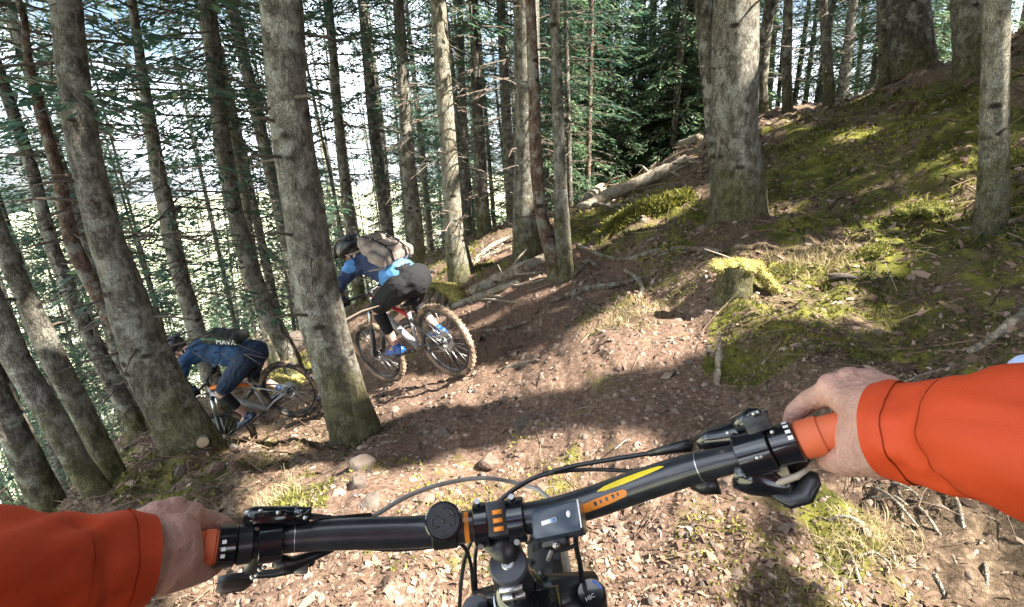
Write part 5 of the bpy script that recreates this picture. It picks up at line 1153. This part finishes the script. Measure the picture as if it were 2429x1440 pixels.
MW().box(P(1848, 1112, .452), (.014, .015, .006), frame_at(P(1848, 1112, .452), bar_at(1840)[1]), .002).build('gear_indicator', simple('dull_brass', (.30, .27, .18), .45), None, True, 30)
for v in (1100, 1118): MW().tube([P(1828, v, .449), P(1828, v, .446)], .0022, 8).build('lever_screw', M_silver)
# cables
def bez(ps, n=26):
    ps = [P(*p) for p in ps]; A = [ps[0] * 2 - ps[1]] + ps + [ps[-1] * 2 - ps[-2]]; out = []
    for i in range(1, len(A) - 2):
        for t in np.linspace(0, 1, n, endpoint=False):
            out.append(.5 * ((2 * A[i]) + (-A[i - 1] + A[i + 1]) * t + (2 * A[i - 1] - 5 * A[i] + 4 * A[i + 1] - A[i + 2]) * t * t + (-A[i - 1] + 3 * A[i] - 3 * A[i + 1] + A[i + 2]) * t ** 3))
    out.append(ps[-1]); return out
def cable(ps, r, mat, name='cable'): MW().tube(bez(ps, 8), r, 8).build(name, mat)
M_hose = simple('dusty_hose', (.30, .28, .27), .4, var=.3)
cable([(735,1226,.52),(800,1236,.545),(880,1226,.57),(960,1180,.60),(1050,1148,.63),(1150,1134,.65),(1240,1150,.66),(1290,1172,.64),(1330,1230,.62),(1300,1330,.62)], .0027, M_hose, 'brake_hose')
cable([(1640,1056,.51),(1560,1072,.54),(1450,1090,.57),(1350,1108,.60),(1265,1135,.62),(1195,1180,.62),(1150,1230,.62),(1110,1300,.62),(1095,1370,.64),(1090,1440,.66)], .0027, M_black, 'brake_hose')
cable([(1640,1150,.495),(1560,1128,.54),(1500,1118,.57),(1400,1114,.60),(1310,1122,.61),(1235,1150,.62),(1160,1215,.62),(1130,1300,.62),(1128,1380,.64),(1135,1440,.66)], .0024, M_black)
cable([(1395,1180,.55),(1370,1240,.56),(1366,1290,.57),(1376,1340,.59),(1380,1400,.61),(1378,1460,.63)], .0030, M_black)
cable([(790,1300,.54),(860,1300,.56),(940,1304,.57),(1020,1298,.58),(1090,1290,.59),(1115,1330,.61),(1122,1400,.64)], .0023, M_black)
cable([(1290,1296,.55),(1330,1304,.55),(1366,1294,.55)], .0022, M_black)

# ---------------------------------------------------------------- the camera wearer
me_ = thing('person', 'camera wearer in an orange long-sleeved jersey, both bare hands on the grips', 'person', (0, -.15, float(terrain(np.array([0.]), np.array([-.15]))[0])))
Po = np.array(me_.location)
class MP(MB):
    def cap(s, a, b, r0, r1=None, n=14): return s.capsule(np.asarray(a) - Po, np.asarray(b) - Po, r0, r1, n)
eR, shR = np.array([.43, .07, 1.33]), np.array([.20, -.15, 1.58]); eL, shL = np.array([-.44, .06, 1.17]), np.array([-.20, -.15, 1.52])
hd = np.array([0, -.06, 1.86]); nk = np.array([0, -.13, 1.66]); ch_ = np.array([0, -.19, 1.45]); pl = np.array([.0, -.42, 1.02])
b = MP(); n_ = 16
# right hand
W = P(2155, 1015, .375)
mc = [P(1975, 928, .437), P(2018, 914, .431), P(2062, 918, .423), P(2102, 934, .415)]
for i, m_ in enumerate(mc):
    b.sphere(m_ + up * .0035 - Po, .0128, 12)
    b.cap(W, m_, .023, .0128, n_); b.cap(W * .4 + m_ * .6, m_, .015, .0125, n_)
    if i: b.cap(mc[i - 1], m_, .0118, .0118, n_); b.cap(W * .5 + mc[i - 1] * .5, W * .5 + m_ * .5, .019, .019, n_)
b.cap(mc[0], P(1918, 952, .462), .0120, .0098, n_); b.cap(P(1918, 952, .462), P(1886, 978, .472), .0098, .0088, n_); b.cap(P(1886, 978, .472), P(1874, 1010, .476), .0088, .0076, n_)
for m_, (u, v, d) in zip(mc[1:], ((2000, 975, .468), (2046, 968, .460), (2090, 968, .450))):
    k1 = P(u, v, d); k2 = P(u - 4, v + 62, d + .006); k3 = P(u - 2, v + 98, d - .022)
    b.cap(m_, k1, .0122, .0102, n_); b.cap(k1, k2, .0102, .0092, n_); b.cap(k2, k3, .0092, .0080, n_)
tc_ = P(2082, 1078, .395); tm_ = P(2005, 1094, .418)
b.cap(W, tc_, .024, .0185, n_); b.cap(P(2080, 1000, .40), tc_, .022, .019, n_); b.cap(tc_, tm_, .0178, .0128, n_); b.cap(tm_, P(1965, 1090, .442), .0124, .0106, n_); b.cap(P(1965, 1090, .442), P(1942, 1062, .458), .0106, .0088, n_)
b.cap(P(2060, 960, .415), P(2040, 1050, .41), .019, .018, n_)
b.cap(W, W * .6 + eR * .4, .0235, .032, n_); b.cap(W * .6 + eR * .4, eR, .034, .040, n_); b.cap(eR, shR, .044, .054, n_)
# left hand
W2 = P(300, 1322, .43)
ml = [P(452, 1232, .487), P(412, 1220, .480), P(372, 1230, .470), P(338, 1248, .462)]
for i, m_ in enumerate(ml):
    b.sphere(m_ + up * .0035 - Po, .0132, 12)
    b.cap(W2, m_, .023, .0132, n_); b.cap(W2 * .4 + m_ * .6, m_, .0155, .0128, n_)
    if i: b.cap(ml[i - 1], m_, .0120, .0120, n_); b.cap(W2 * .5 + ml[i - 1] * .5, W2 * .5 + m_ * .5, .019, .019, n_)
b.cap(ml[0], P(500, 1236, .510), .0122, .0102, n_); b.cap(P(500, 1236, .510), P(532, 1246, .517), .0102, .0090, n_); b.cap(P(532, 1246, .517), P(548, 1262, .530), .0090, .0078, n_)
for m_, (u, v, d) in zip(ml[1:], ((440, 1258, .512), (396, 1262, .504), (352, 1268, .495))):
    k1 = P(u, v, d); k2 = P(u + 4, v + 52, d + .008); k3 = P(u + 2, v + 84, d - .022)
    b.cap(m_, k1, .0122, .0102, n_); b.cap(k1, k2, .0102, .0092, n_); b.cap(k2, k3, .0092, .0080, n_)
tc2 = P(388, 1358, .445); tm2 = P(448, 1356, .463)
b.cap(W2, tc2, .025, .0195, n_); b.cap(P(400, 1300, .452), tc2, .022, .019, n_); b.cap(tc2, tm2, .0190, .0140, n_); b.cap(tm2, P(486, 1350, .482), .0135, .0112, n_); b.cap(P(486, 1350, .482), P(512, 1338, .497), .0112, .0088, n_)
b.cap(P(420, 1270, .46), P(430, 1330, .455), .019, .018, n_)
b.cap(W2, W2 * .6 + eL * .4, .0235, .032, n_); b.cap(W2 * .6 + eL * .4, eL, .034, .040, n_); b.cap(eL, shL, .044, .054, n_)
b.cap(shL, shR, .055, .055, n_); b.cap(ch_, nk, .09, .055, n_); b.cap(pl, ch_, .10, .11, n_); b.cap(nk, hd - np.array([0, 0, .05]), .055, .052, n_)
for s in (1, -1):
    hip = pl + np.array([s * .10, .02, 0]); kn = np.array([s * .20, -.02, .62]); an = np.array([s * .15, -.30 + (.25 if s < 0 else -.05), .30])
    b.cap(pl, hip, .09, .09, n_); b.cap(hip, kn, .085, .055, n_); b.cap(kn, an, .052, .034, n_); b.cap(an, an + np.array([0, .16, -.05]), .035, .03, n_)
hb_ = MB(); head_caps(hb_, hd - Po, np.array([0, .97, -.25]), np.array([0, .25, .97])); b.add(hb_.v, hb_.f)
remeshed('body', b, .0024, M_skin, me_, 4)
for p_, u, v, d in (('R', 1946, 1058, .449), ('L', 508, 1332, .488)): pass
def sleeve(name, path, seed, ncirc=56, nlen=110):
    pts = np.array([p for p, r in path]) - Po; rs = [r for p, r in path]; q, r = resample(pts, rs, nlen)
    r[0] = rs[0]; T = np.gradient(q, axis=0); T /= np.linalg.norm(T, axis=1)[:, None]; a = np.array([0, 0, 1.0]); V = []
    L_ = np.concatenate([[0], np.cumsum(np.linalg.norm(np.diff(q, axis=0), axis=1))])
    K = np.arange(ncirc) * 2 * math.pi / ncirc
    for i in range(nlen):
        a = a - T[i] * (a @ T[i]); a /= np.linalg.norm(a); bb = np.cross(T[i], a); s = L_[i]
        # slanting creases that wrap part of the way round
        f = fbm(np.cos(K) * .9 + seed, np.sin(K) * .9, np.full(ncirc, s * 17.0) + np.sin(K + seed) * .9, s=seed, octv=2)
        fine = fbm(np.cos(K) * 3 + seed, np.sin(K) * 3, np.full(ncirc, s * 40.0), s=seed + 9, octv=2)
        cre = -np.exp(-((s - (.065 + .016 * np.sin(K * 1 + seed))) / .011) ** 2) * .40 - np.exp(-((s - (.135 + .030 * np.sin(K + seed * 2))) / .013) ** 2) * .6 + np.exp(-((s - (.158 + .030 * np.sin(K + seed * 2))) / .014) ** 2) * .6
        amp = .0075 * min(1, s / .03 + .12); rad = r[i] + amp * (f * .9 + .3 * fine + cre) + .0012 * math.exp(-((s - .012) / .004) ** 2)
        for k in range(ncirc): V.append(q[i] + rad[k] * (math.cos(K[k]) * a + math.sin(K[k]) * bb))
        if i == 0: a0, b0 = a.copy(), bb.copy()
    n0 = len(V)
    for k in range(ncirc): V.append(q[0] + T[0] * .012 + (r[0] - .0028) * (math.cos(K[k]) * a0 + math.sin(K[k]) * b0))
    i = np.arange(nlen * ncirc).reshape(nlen, ncirc); n2 = np.roll(i, -1, 1); Q = np.stack([i[:-1], n2[:-1], n2[1:], i[1:]], -1).reshape(-1, 4)
    kk = np.arange(ncirc); Q = np.concatenate([Q, np.stack([kk, n0 + kk, n0 + (kk + 1) % ncirc, (kk + 1) % ncirc], -1)])
    so = put(name, mesh_np(name, V, Q, True), M_orange, me_)
    for (i0, w_, lift) in ((0, 3, .0012), (9, 1, .0004)):      # hem and its stitched seam
        i1 = i0 + w_; Vc = np.array(V[:n0]).reshape(nlen, ncirc, 3)[i0:i1 + 1]; cc = Vc.mean(1, keepdims=True); dn = Vc - cc; dn /= np.linalg.norm(dn, axis=2, keepdims=True)
        Vv = (Vc + dn * lift).reshape(-1, 3); ii = np.arange((w_ + 1) * ncirc).reshape(w_ + 1, ncirc); nn_ = np.roll(ii, -1, 1)
        put('cuff_hem' if i0 == 0 else 'seam', mesh_np('hem', Vv, np.stack([ii[:-1], nn_[:-1], nn_[1:], ii[1:]], -1).reshape(-1, 4), True), M_orange, so)
    return so
sleeve('sleeve', [(P(2092,1020,.388), .0335), (P(2150,1022,.375), .0345), (P(2250,1026,.35), .037), (P(2340,1035,.325), .0415), (P(2440,1045,.295), .047), (eR, .058), (eR * .5 + shR * .5, .066), (shR, .074)], 4)
sleeve('sleeve', [(P(348,1328,.442), .0355), (P(290,1336,.43), .0375), (P(170,1352,.40), .0435), (P(40,1372,.365), .050), (P(-120,1400,.33), .055), (eL, .060), (eL * .5 + shL * .5, .067), (shL, .074)], 7)
# pale blue shoulder flash above the right sleeve
MP().cap(P(2444, 882, .322), P(2475, 935, .308), .0115, .010).build('pale_blue_band', simple('pale_blue', (.42, .52, .80), .7), me_)
tb = MP(); tb.cap(pl, ch_ + np.array([0, -.03, 0]), .155, .155).cap(ch_ + np.array([0, -.03, 0]), nk, .15, .075).cap(shL + np.array([.03, -.02, -.02]), shR + np.array([-.03, -.02, -.02]), .082, .082)
remeshed('jersey', tb, .012, M_orange, me_, 5, .006, 8)
lg = MP()
for s in (1, -1):
    hip = pl + np.array([s * .10, .02, 0]); kn = np.array([s * .20, -.02, .62]); lg.cap(pl, hip, .15, .125).cap(hip, kn * .9 + hip * .1, .12, .085)
    an = np.array([s * .15, -.30 + (.25 if s < 0 else -.05), .30])
    remeshed('shoe', MP().cap(an + np.array([0, -.06, -.04]), an + np.array([0, .18, -.05]), .045, .038).cap(an, an + np.array([0, -.02, -.03]), .05, .048), .008, M_blk_cloth, me_, 2)
remeshed('shorts', lg, .012, M_blk_cloth, me_, 4, .006, 8)
helmet(me_, hd - Po, np.array([0, .97, -.25]), np.array([0, .25, .97]), M_helmet)
def fuzz(o, n, size, mat, seed=0, name='moss_fibres'):
    """short moss shoots standing on a surface"""
    me = o.data; g = np.random.default_rng(seed); nv = len(me.vertices); co = np.empty(nv * 3, np.float32); me.vertices.foreach_get('co', co); no = np.empty(nv * 3, np.float32); me.vertices.foreach_get('normal', no)
    i = g.integers(0, nv, n); c = co.reshape(-1, 3)[i] + g.normal(0, size * .4, (n, 3)); d = no.reshape(-1, 3)[i] + g.normal(0, .5, (n, 3)); d /= np.linalg.norm(d, axis=1)[:, None]
    s = np.cross(d, g.normal(0, 1, (n, 3))); s /= np.linalg.norm(s, axis=1)[:, None]; l = size * g.uniform(.5, 1.5, n)[:, None]
    V = np.stack([c - s * l * .12, c + s * l * .12, c + d * l + s * l * .08, c + d * l - s * l * .08], 1).reshape(-1, 3)
    m2 = mesh_np(name, V, np.arange(len(V)).reshape(-1, 4)); attr(m2, 'rnd', np.repeat(np.clip(g.normal(.55, .25, n), 0, 1), 4)); q = put(name, m2, mat, o.parent); q['kind'] = 'stuff'; return q
M_mossleaf_y = mat_leaf('yellow_moss_tufts', [(0.0, (0.16, 0.135, 0.04)), (0.5, (0.38, 0.32, 0.10)), (1.0, (0.60, 0.52, 0.22))], .3, .9)
# ---------------------------------------------------------------- stumps, logs, branches and stones
M_log = mat_bark('old_log', (0.17, 0.125, 0.085), (0.42, 0.34, 0.24), .3); M_pale = mat_bark('bleached_wood', (0.33, 0.27, 0.20), (0.60, 0.52, 0.40), .2)
M_mossbody = simple('moss_body', (0.13, 0.135, 0.028), .95, var=.55, vscale=30, bump=.8, bscale=120)
M_mossyel = simple('yellow_moss', (0.30, 0.27, 0.085), .95, var=.45, vscale=26, bump=.9, bscale=110)
M_rock = simple('rock', (0.095, 0.074, 0.060), .9, var=.4, vscale=22, bump=.9, bscale=60); M_rockpink = simple('pink_rock', (0.15, 0.098, 0.074), .9, var=.4, vscale=40, bump=.8, bscale=90)
M_cut = simple('cut_wood', (0.42, 0.31, 0.19), .8, var=.2, vscale=50)
def lying(name, label, cat, path, mat, group=None, sink=.25, n=12, wob=.12, arch=0.0, twigs=0, seed=0, ends=True, stuffmoss=None):
    """path: (u, v, width px) along the ground of the photograph"""
    ps, rs = [], []
    for k, (u, v, w) in enumerate(path):
        p, d = hit(u, v); r = max(.004, w / 2 * d / F); ps.append(p + np.array([0, 0, r * (1 - sink)])); rs.append(r)
    base = ps[0].copy(); q, r = resample(ps, rs, max(10, 6 * len(ps))); g = np.random.default_rng(seed)
    L_ = np.linspace(0, 1, len(q)); q = q + np.stack([np.zeros(len(q)), np.zeros(len(q)), arch * np.sin(L_ * math.pi)], 1)
    t = thing(name, label, cat, base, group); mb = MB().tube(q - base, r * (1 + wob * vnoise(L_ * 9 + seed, L_ * 0)), n)
    V = np.array(mb.v); V = V + .0 * V; nz = fbm(V[:, 0] * 14 + seed, V[:, 1] * 14, V[:, 2] * 14, s=seed, octv=2)
    cen = np.repeat(q - base, n, axis=0); V[:len(cen)] = cen + (V[:len(cen)] - cen) * (1 + .16 * nz[:len(cen)])[:, None]; mb.v = [tuple(v) for v in V]
    me = mb.mesh('wood'); attr(me, 'low', np.full(len(me.vertices), -.1)); put('wood', me, mat, t)
    for k in range(twigs):
        i = g.integers(1, len(q) - 1); d_ = g.normal(0, 1, 3); d_[2] = abs(d_[2]) * .8; d_ /= np.linalg.norm(d_); l = r[i] * g.uniform(4, 11)
        MB().tube([q[i] - base, q[i] - base + d_ * l * .6, q[i] - base + d_ * l + [0, 0, -.1 * l]], [r[i] * .3, r[i] * .2, r[i] * .08], 6).build('side_branch', mat, t)
    if stuffmoss:
        m2 = MB().tube(q - base + [0, 0, .25 * rs[0]], r * .96, n); put('moss_cover', m2.mesh('moss_cover'), stuffmoss, t)
    return t
lying('fallen_log', 'sunlit pale log lying beyond the rider with the backpack, pointing at the middle trunks', 'log', [(1120,700,22),(1180,672,26),(1240,645,28),(1296,622,26)], M_pale, seed=1, twigs=2)
lying('fallen_log', 'thinner log parallel to and below the sunlit pale log', 'log', [(1062,738,14),(1120,715,16),(1190,690,17),(1235,672,15)], M_pale, seed=2, twigs=1)
lying('fallen_log', 'upper of the bleached logs stacked on the sunny bank left of the broad trunk', 'log', [(1395,478,22),(1470,425,26),(1560,378,28),(1656,338,24)], M_pale, seed=3, twigs=4)
lying('fallen_log', 'lower bleached log on the sunny bank, half sunk in moss', 'log', [(1375,505,24),(1450,470,28),(1540,435,30),(1630,392,28)], M_pale, seed=4, stuffmoss=None, twigs=2)
lying('fallen_log', 'short leaning bleached pole crossing the stacked logs', 'log', [(1372,492,12),(1410,455,12),(1450,415,11)], M_pale, seed=5, arch=.1)
lying('fallen_log', 'moss covered log glowing in the sun below the bleached logs', 'log', [(1450,552,34),(1510,520,38),(1570,495,36),(1630,478,30)], M_mossbody, seed=6, sink=.75)
MOSSLOG = [o for o in bpy.data.objects if o.name.startswith('wood') and o.parent and 'moss covered log' in str(o.parent.get('label'))][0]
fuzz(MOSSLOG, 9000, .05, M_mossleaf)
lying('fallen_branch', 'long dark branch arching across the slope right of the narrow trunk', 'branch', [(1370,588,9),(1430,615,11),(1480,628,12),(1540,606,13),(1620,598,14),(1725,604,12)], M_log, seed=7, sink=-.3, twigs=3)
lying('fallen_branch', 'crooked branch lying on the brown slope above the lit trail', 'branch', [(1300,722,12),(1350,705,13),(1400,688,14),(1450,684,12),(1505,672,12)], M_log, seed=8, sink=-.1, twigs=3)
lying('fallen_branch', 'short pale curved branch ending above the crooked one', 'branch', [(1484,648,9),(1510,664,10),(1526,690,10),(1515,712,8)], M_pale, seed=9, sink=-.5)
lying('tree_root', 'root running right from the foot of the narrow trunk', 'root', [(1345,668,16),(1372,645,15),(1395,622,12),(1420,640,8)], M_log, seed=10, sink=.1)
lying('fallen_branch', 'two-pronged white stick leaning behind the narrow trunk', 'branch', [(1288,470,9),(1305,458,9),(1318,448,8)], M_pale, seed=11, arch=.05, sink=-1, twigs=1)
lying('fallen_branch', 'pile of thin branches left of the grey middle trunk', 'branch', [(1120,632,9),(1165,600,10),(1210,575,10),(1245,560,8)], M_pale, seed=12, arch=.06, sink=-.5, twigs=7)
lying('fallen_branch', 'dark branch below the pile of thin branches', 'branch', [(1090,655,8),(1150,620,9),(1215,590,8)], M_log, seed=22, arch=.03, sink=-.5, twigs=5)
lying('fallen_branch', 'grey branch poking in from the right edge below the pale patched trunk', 'branch', [(2270,548,7),(2350,546,8),(2429,532,18),(2480,525,20)], M_log, seed=13, sink=-.6)
lying('fallen_branch', 'pale rotten branch at the right edge above the orange sleeve', 'branch', [(2300,838,12),(2345,815,18),(2390,782,22),(2440,748,26)], M_pale, seed=14, sink=.1, twigs=2)
lying('fallen_branch', 'thin stick showing just above the right sleeve', 'branch', [(2140,912,7),(2190,893,8),(2240,880,9)], M_pale, seed=15, sink=-.3)
lying('tree_root', 'pale root curving under the front wheel of the crouching rider', 'root', [(500,1000,13),(525,1035,14),(560,1072,13),(610,1088,11),(680,1084,9)], M_pale, seed=16, sink=.1)
lying('tree_root', 'root crossing the trail behind the muddy rear wheel', 'root', [(1180,885,12),(1230,868,12),(1280,858,9)], M_log, seed=17, sink=.35)
lying('tree_root', 'thin root in the worn trail right of the rider with the backpack', 'root', [(1130,790,8),(1200,782,9),(1265,760,7)], M_log, seed=18, sink=.3)
lying('fallen_branch', 'bare branch lying on the dark slope at the lower left', 'branch', [(290,1075,10),(330,1050,10),(380,1035,11),(420,1030,9)], M_log, seed=19, sink=-.2, twigs=4)
tw = [((2075,1165),(2180,1260)),((2060,1190),(2150,1205)),((2110,1150),(2215,1230)),((2140,1180),(2260,1340)),((2130,1170),(2135,1290)),((2190,1210),(2265,1230)),((2255,1160),(2290,1300)),((2270,1200),(2400,1290)),((2000,1300),(2040,1390)),((2100,1300),(2135,1370)),((2030,1330),(2110,1345)),((2230,1270),(2290,1400)),((1960,1240),(2060,1262)),((2170,1330),(2240,1420)),((2330,1330),(2340,1440))]
for k, (a, b) in enumerate(tw):
    m = ((a[0] + b[0]) / 2 + random.uniform(-8, 8), (a[1] + b[1]) / 2 + random.uniform(-8, 8))
    lying('twig', 'bleached twig in the heap of twigs below the right sleeve', 'twig', [(a[0], a[1], 7), (m[0], m[1], 8), (b[0], b[1], 5)], M_pale, group='twigs below the right sleeve', sink=-1.5, n=6, seed=60 + k, arch=.02, twigs=1)
gq = random.Random(77)
for k in range(26):
    if k < 14: u, v = gq.uniform(1110, 1560), gq.uniform(570, 740)
    else: u, v = gq.uniform(1370, 1640), gq.uniform(360, 520)
    if k >= 14: v = 520 - (u - 1370) * .55 + gq.uniform(-22, 22)
    a_ = gq.uniform(-.9, .5); l_ = gq.uniform(30, 90)
    lying('broken_branch', 'small broken branch among the dead wood around the middle trunks and bleached logs', 'branch', [(u, v, 6), (u + l_ * .5 * math.cos(a_), v + l_ * .5 * math.sin(a_) + gq.uniform(-4, 4), 7), (u + l_ * math.cos(a_), v + l_ * math.sin(a_), 4)], gq.choice([M_pale, M_log, M_pale]), group='broken branches among the dead wood', sink=-.6, n=6, seed=200 + k, twigs=gq.choice([1, 2, 3]))
# stump with a cap of moss
def lumpy(mb, name, mat, parent, amp=.012, sc=14, vox=.010, seed=0): return remeshed(name, mb, vox, mat, parent, 2, amp, sc)
p, d = hit(1735, 708); st_t = thing('tree_stump', 'short sawn stump capped with yellow moss on the right bank of the trail', 'stump', p)
me = trunk_mesh([(0, 0, -.12), (.01, 0, .10), (.02, 0, .235)], [.125, .108, .104], 20, 9, .3, .14); put('stump_wood', me, M_bark_dark, st_t)
mb = MB(); g_ = np.random.default_rng(4)
for k in range(26):
    a = g_.uniform(0, 6.28); r_ = .12 * math.sqrt(g_.random()); mb.sphere((.03 + r_ * math.cos(a) * 1.25, r_ * math.sin(a), .235 - (r_ * 1.0) ** 2 + g_.uniform(-.006, .01)), (.045, .045, .024), 10)
for k in range(10): mb.sphere((.15 + .018 * k, -.02 + g_.uniform(-.05, .05), .20 - .020 * k), (.045, .05, .028), 10)
fuzz(lumpy(mb, 'moss_cap', M_mossyel, st_t, .008, 26, .009), 5000, .012, M_mossleaf_y)
# upright splinter of pale wood
p, d = hit(1700, 912); t = thing('splintered_stake', 'upright splinter of pale bark standing in the dark slope above the brake lever', 'wood splinter', p)
tp = P(1708, 790, d - .02) - p
me = MB().tube([(0, 0, -.05), (0, 0, .02), tp * .22, tp * .36], [.026, .028, .030, .020], 8, squash=.5).tube([tp * .34, tp * .5, tp * .8, tp], [.026, .030, .024, .008], 8, squash=.5).mesh('wood'); attr(me, 'low', np.full(len(me.vertices), -.2)); put('wood', me, M_pale, t)
def rock(name, label, u, v, w, h, mat, group=None, seed=0, cat='rock', sink=.3, deep=1.0):
    p, d = hit(u, v); rx = w / 2 * d / F; rz = h / 2 * d / F; g = np.random.default_rng(seed)
    bm = bmesh.new(); bmesh.ops.create_icosphere(bm, subdivisions=3, radius=1); pl_ = [(g.normal(0, 1, 3), g.uniform(.45, .8)) for _ in range(14)]
    for vtx in bm.verts:
        c = np.array(vtx.co)
        for nrm, off in pl_:
            nn_ = nrm / np.linalg.norm(nrm); s = c @ nn_ - off
            if s > 0: c = c - nn_ * s * .85
        c = c * (1 + .06 * mnoise.noise(Vector(c * 3) + Vector((seed, 0, 0)))); vtx.co = Vector(c * [rx * 1.15, rx * deep, rz * 1.25])
    me = bpy.data.meshes.new(name); bm.to_mesh(me); bm.free(); me.polygons.foreach_set('use_smooth', [True] * len(me.polygons)); me.set_sharp_from_angle(angle=R(28))
    o = put(name, me, mat, loc=p + np.array([0, 0, rz * (1 - sink)])); o.rotation_euler = (g.uniform(-.2, .2), g.uniform(-.2, .2), g.uniform(0, 3)); return tag(o, label, cat, group)
rock('rock', 'pinkish stone lying on the shaded bank left of the trail', 514, 1122, 42, 36, M_rockpink, seed=1)
rock('rock', 'small pale grey stone left of the pinkish one', 432, 1130, 36, 30, M_rock, seed=2)
rock('rock', 'brown boulder at the edge of the sunlit ground above the left bar end', 862, 1110, 64, 40, M_rock, seed=3)
rock('rock', 'triangular flat stone beside the trail above the stem', 1165, 1105, 54, 36, M_rockpink, seed=4)
rock('rock', 'rounded brown stone just above the left side of the handlebar', 852, 1160, 52, 32, M_rock, seed=5)
rock('rock', 'low dark stone under the rounded brown one, touching the bar', 880, 1200, 60, 30, M_rock, seed=6)
rock('rock', 'flat grey slab in the moss right of the stump', 2005, 665, 66, 22, M_rock, seed=7)
rock('rock', 'grey stone half buried in the shaded trail above the triangular stone', 1240, 1010, 60, 32, M_rock, seed=8, sink=.6)
rock('rock', 'pale stone behind the computer mount on the lit trail', 1010, 1190, 40, 22, M_rockpink, seed=9)
rock('rock', 'dark boulder between the thick trunk and the white slender trunk', 705, 828, 52, 48, M_rock, seed=10)
rock('rock', 'mossy stone at the foot of the sunlit pale trunk', 1060, 700, 62, 40, M_mossyel, seed=11)
g_ = np.random.default_rng(21); ct = 0
for k in range(400):
    u, v = g_.uniform(780, 1750), g_.uniform(830, 1440)
    if ct >= 110: break
    p, d = hit(u, v)
    if trail_mask(np.array([p[0]]), np.array([p[1]]))[0] < .15 and g_.random() < .55: continue
    s = g_.lognormal(2.95, .38) * (1.0 if v > 1000 else .7)
    rock('stone', 'small brown stone lying loose on the dirt of the trail', u, v, s, s * .62, M_rockpink if g_.random() < .5 else M_rock, 'loose stones on the trail', seed=100 + k, cat='stone'); ct += 1
# sawn end of a log at the foot of the big mossy trunk
p, d = hit(484, 1062); dirc = (CAM - p); dirc[2] *= .3; dirc /= np.linalg.norm(dirc); t = thing('sawn_log', 'short sawn log whose round pale end faces the trail beside the big mossy trunk', 'log', p)
c0 = np.array([0, 0, .055]); me = MB().tube([c0 - dirc * .5, c0 + dirc * .02], [.048, .046], 16).mesh('wood'); attr(me, 'low', np.full(len(me.vertices), .2)); put('wood', me, M_bark_dark, t)
MB().tube([c0 + dirc * .019, c0 + dirc * .0225], [.0425, .042], 16).build('cut_face', M_cut, t, True, 40)
# mossy root plate beside the path
p, d = hit(1055, 722); t = thing('root_plate', 'upturned mossy root hollow beside the path behind the rider with the backpack', 'tree root', p); mb = MB(); g_ = np.random.default_rng(8)
for k in range(16): a = k / 15; mb.sphere((-.32 + .62 * a, .12 * math.sin(a * 5), .20 + .10 * math.sin(a * 3.1) - .16 * a), (.09, .12, .055), 10)
fuzz(lumpy(mb, 'moss_top', M_mossyel, t, .02, 12, .016), 3500, .022, M_mossleaf_y)
for k in range(6): a = -.25 + .1 * k; MB().tube([(a, .05, .22 - .02 * k), (a - .05, -.05, .12), (a - .09, -.08, -.05)], [.045, .035, .03], 8).build('root', M_log, t)
# moss hummocks
for k, (u, v, w, h, lab) in enumerate([(700,1205,110,50,'yellow-green moss cushion behind the left brake'), (690,900,110,34,'mossy hummock beyond the crouching rider'), (700,800,60,26,'yellow mossy root beside the thick trunk'),
        (2080,600,80,40,'bright moss cushion lit by the sun right of the lit bank'), (2200,500,110,44,'sunlit moss ridge on the right slope'), (2429,380,90,60,'moss mound at the right edge beside the pale patched trunk'), (1880,640,90,24,'mossy lump behind the stump')]):
    p, d = hit(u, v); s = d / F; t = thing('moss_cushion', lab, 'moss', p); mb = MB(); g_ = np.random.default_rng(30 + k)
    for i in range(34):
        a = g_.uniform(0, 6.28); r_ = math.sqrt(g_.random()); mb.sphere((r_ * math.cos(a) * w * .5 * s, r_ * math.sin(a) * w * .4 * s, h * .35 * s * (1 - r_ * r_) - .02), (w * .13 * s, w * .12 * s, h * .2 * s), 8)
    fuzz(lumpy(mb, 'moss', M_mossyel if k in (1, 2) else M_mossbody, t, .10 * w * s * .4, 9 / (w * s), max(.007, w * s / 40)), 3500, .008 + .0032 * d, M_mossleaf_y if k in (1, 2) else M_mossleaf, k)
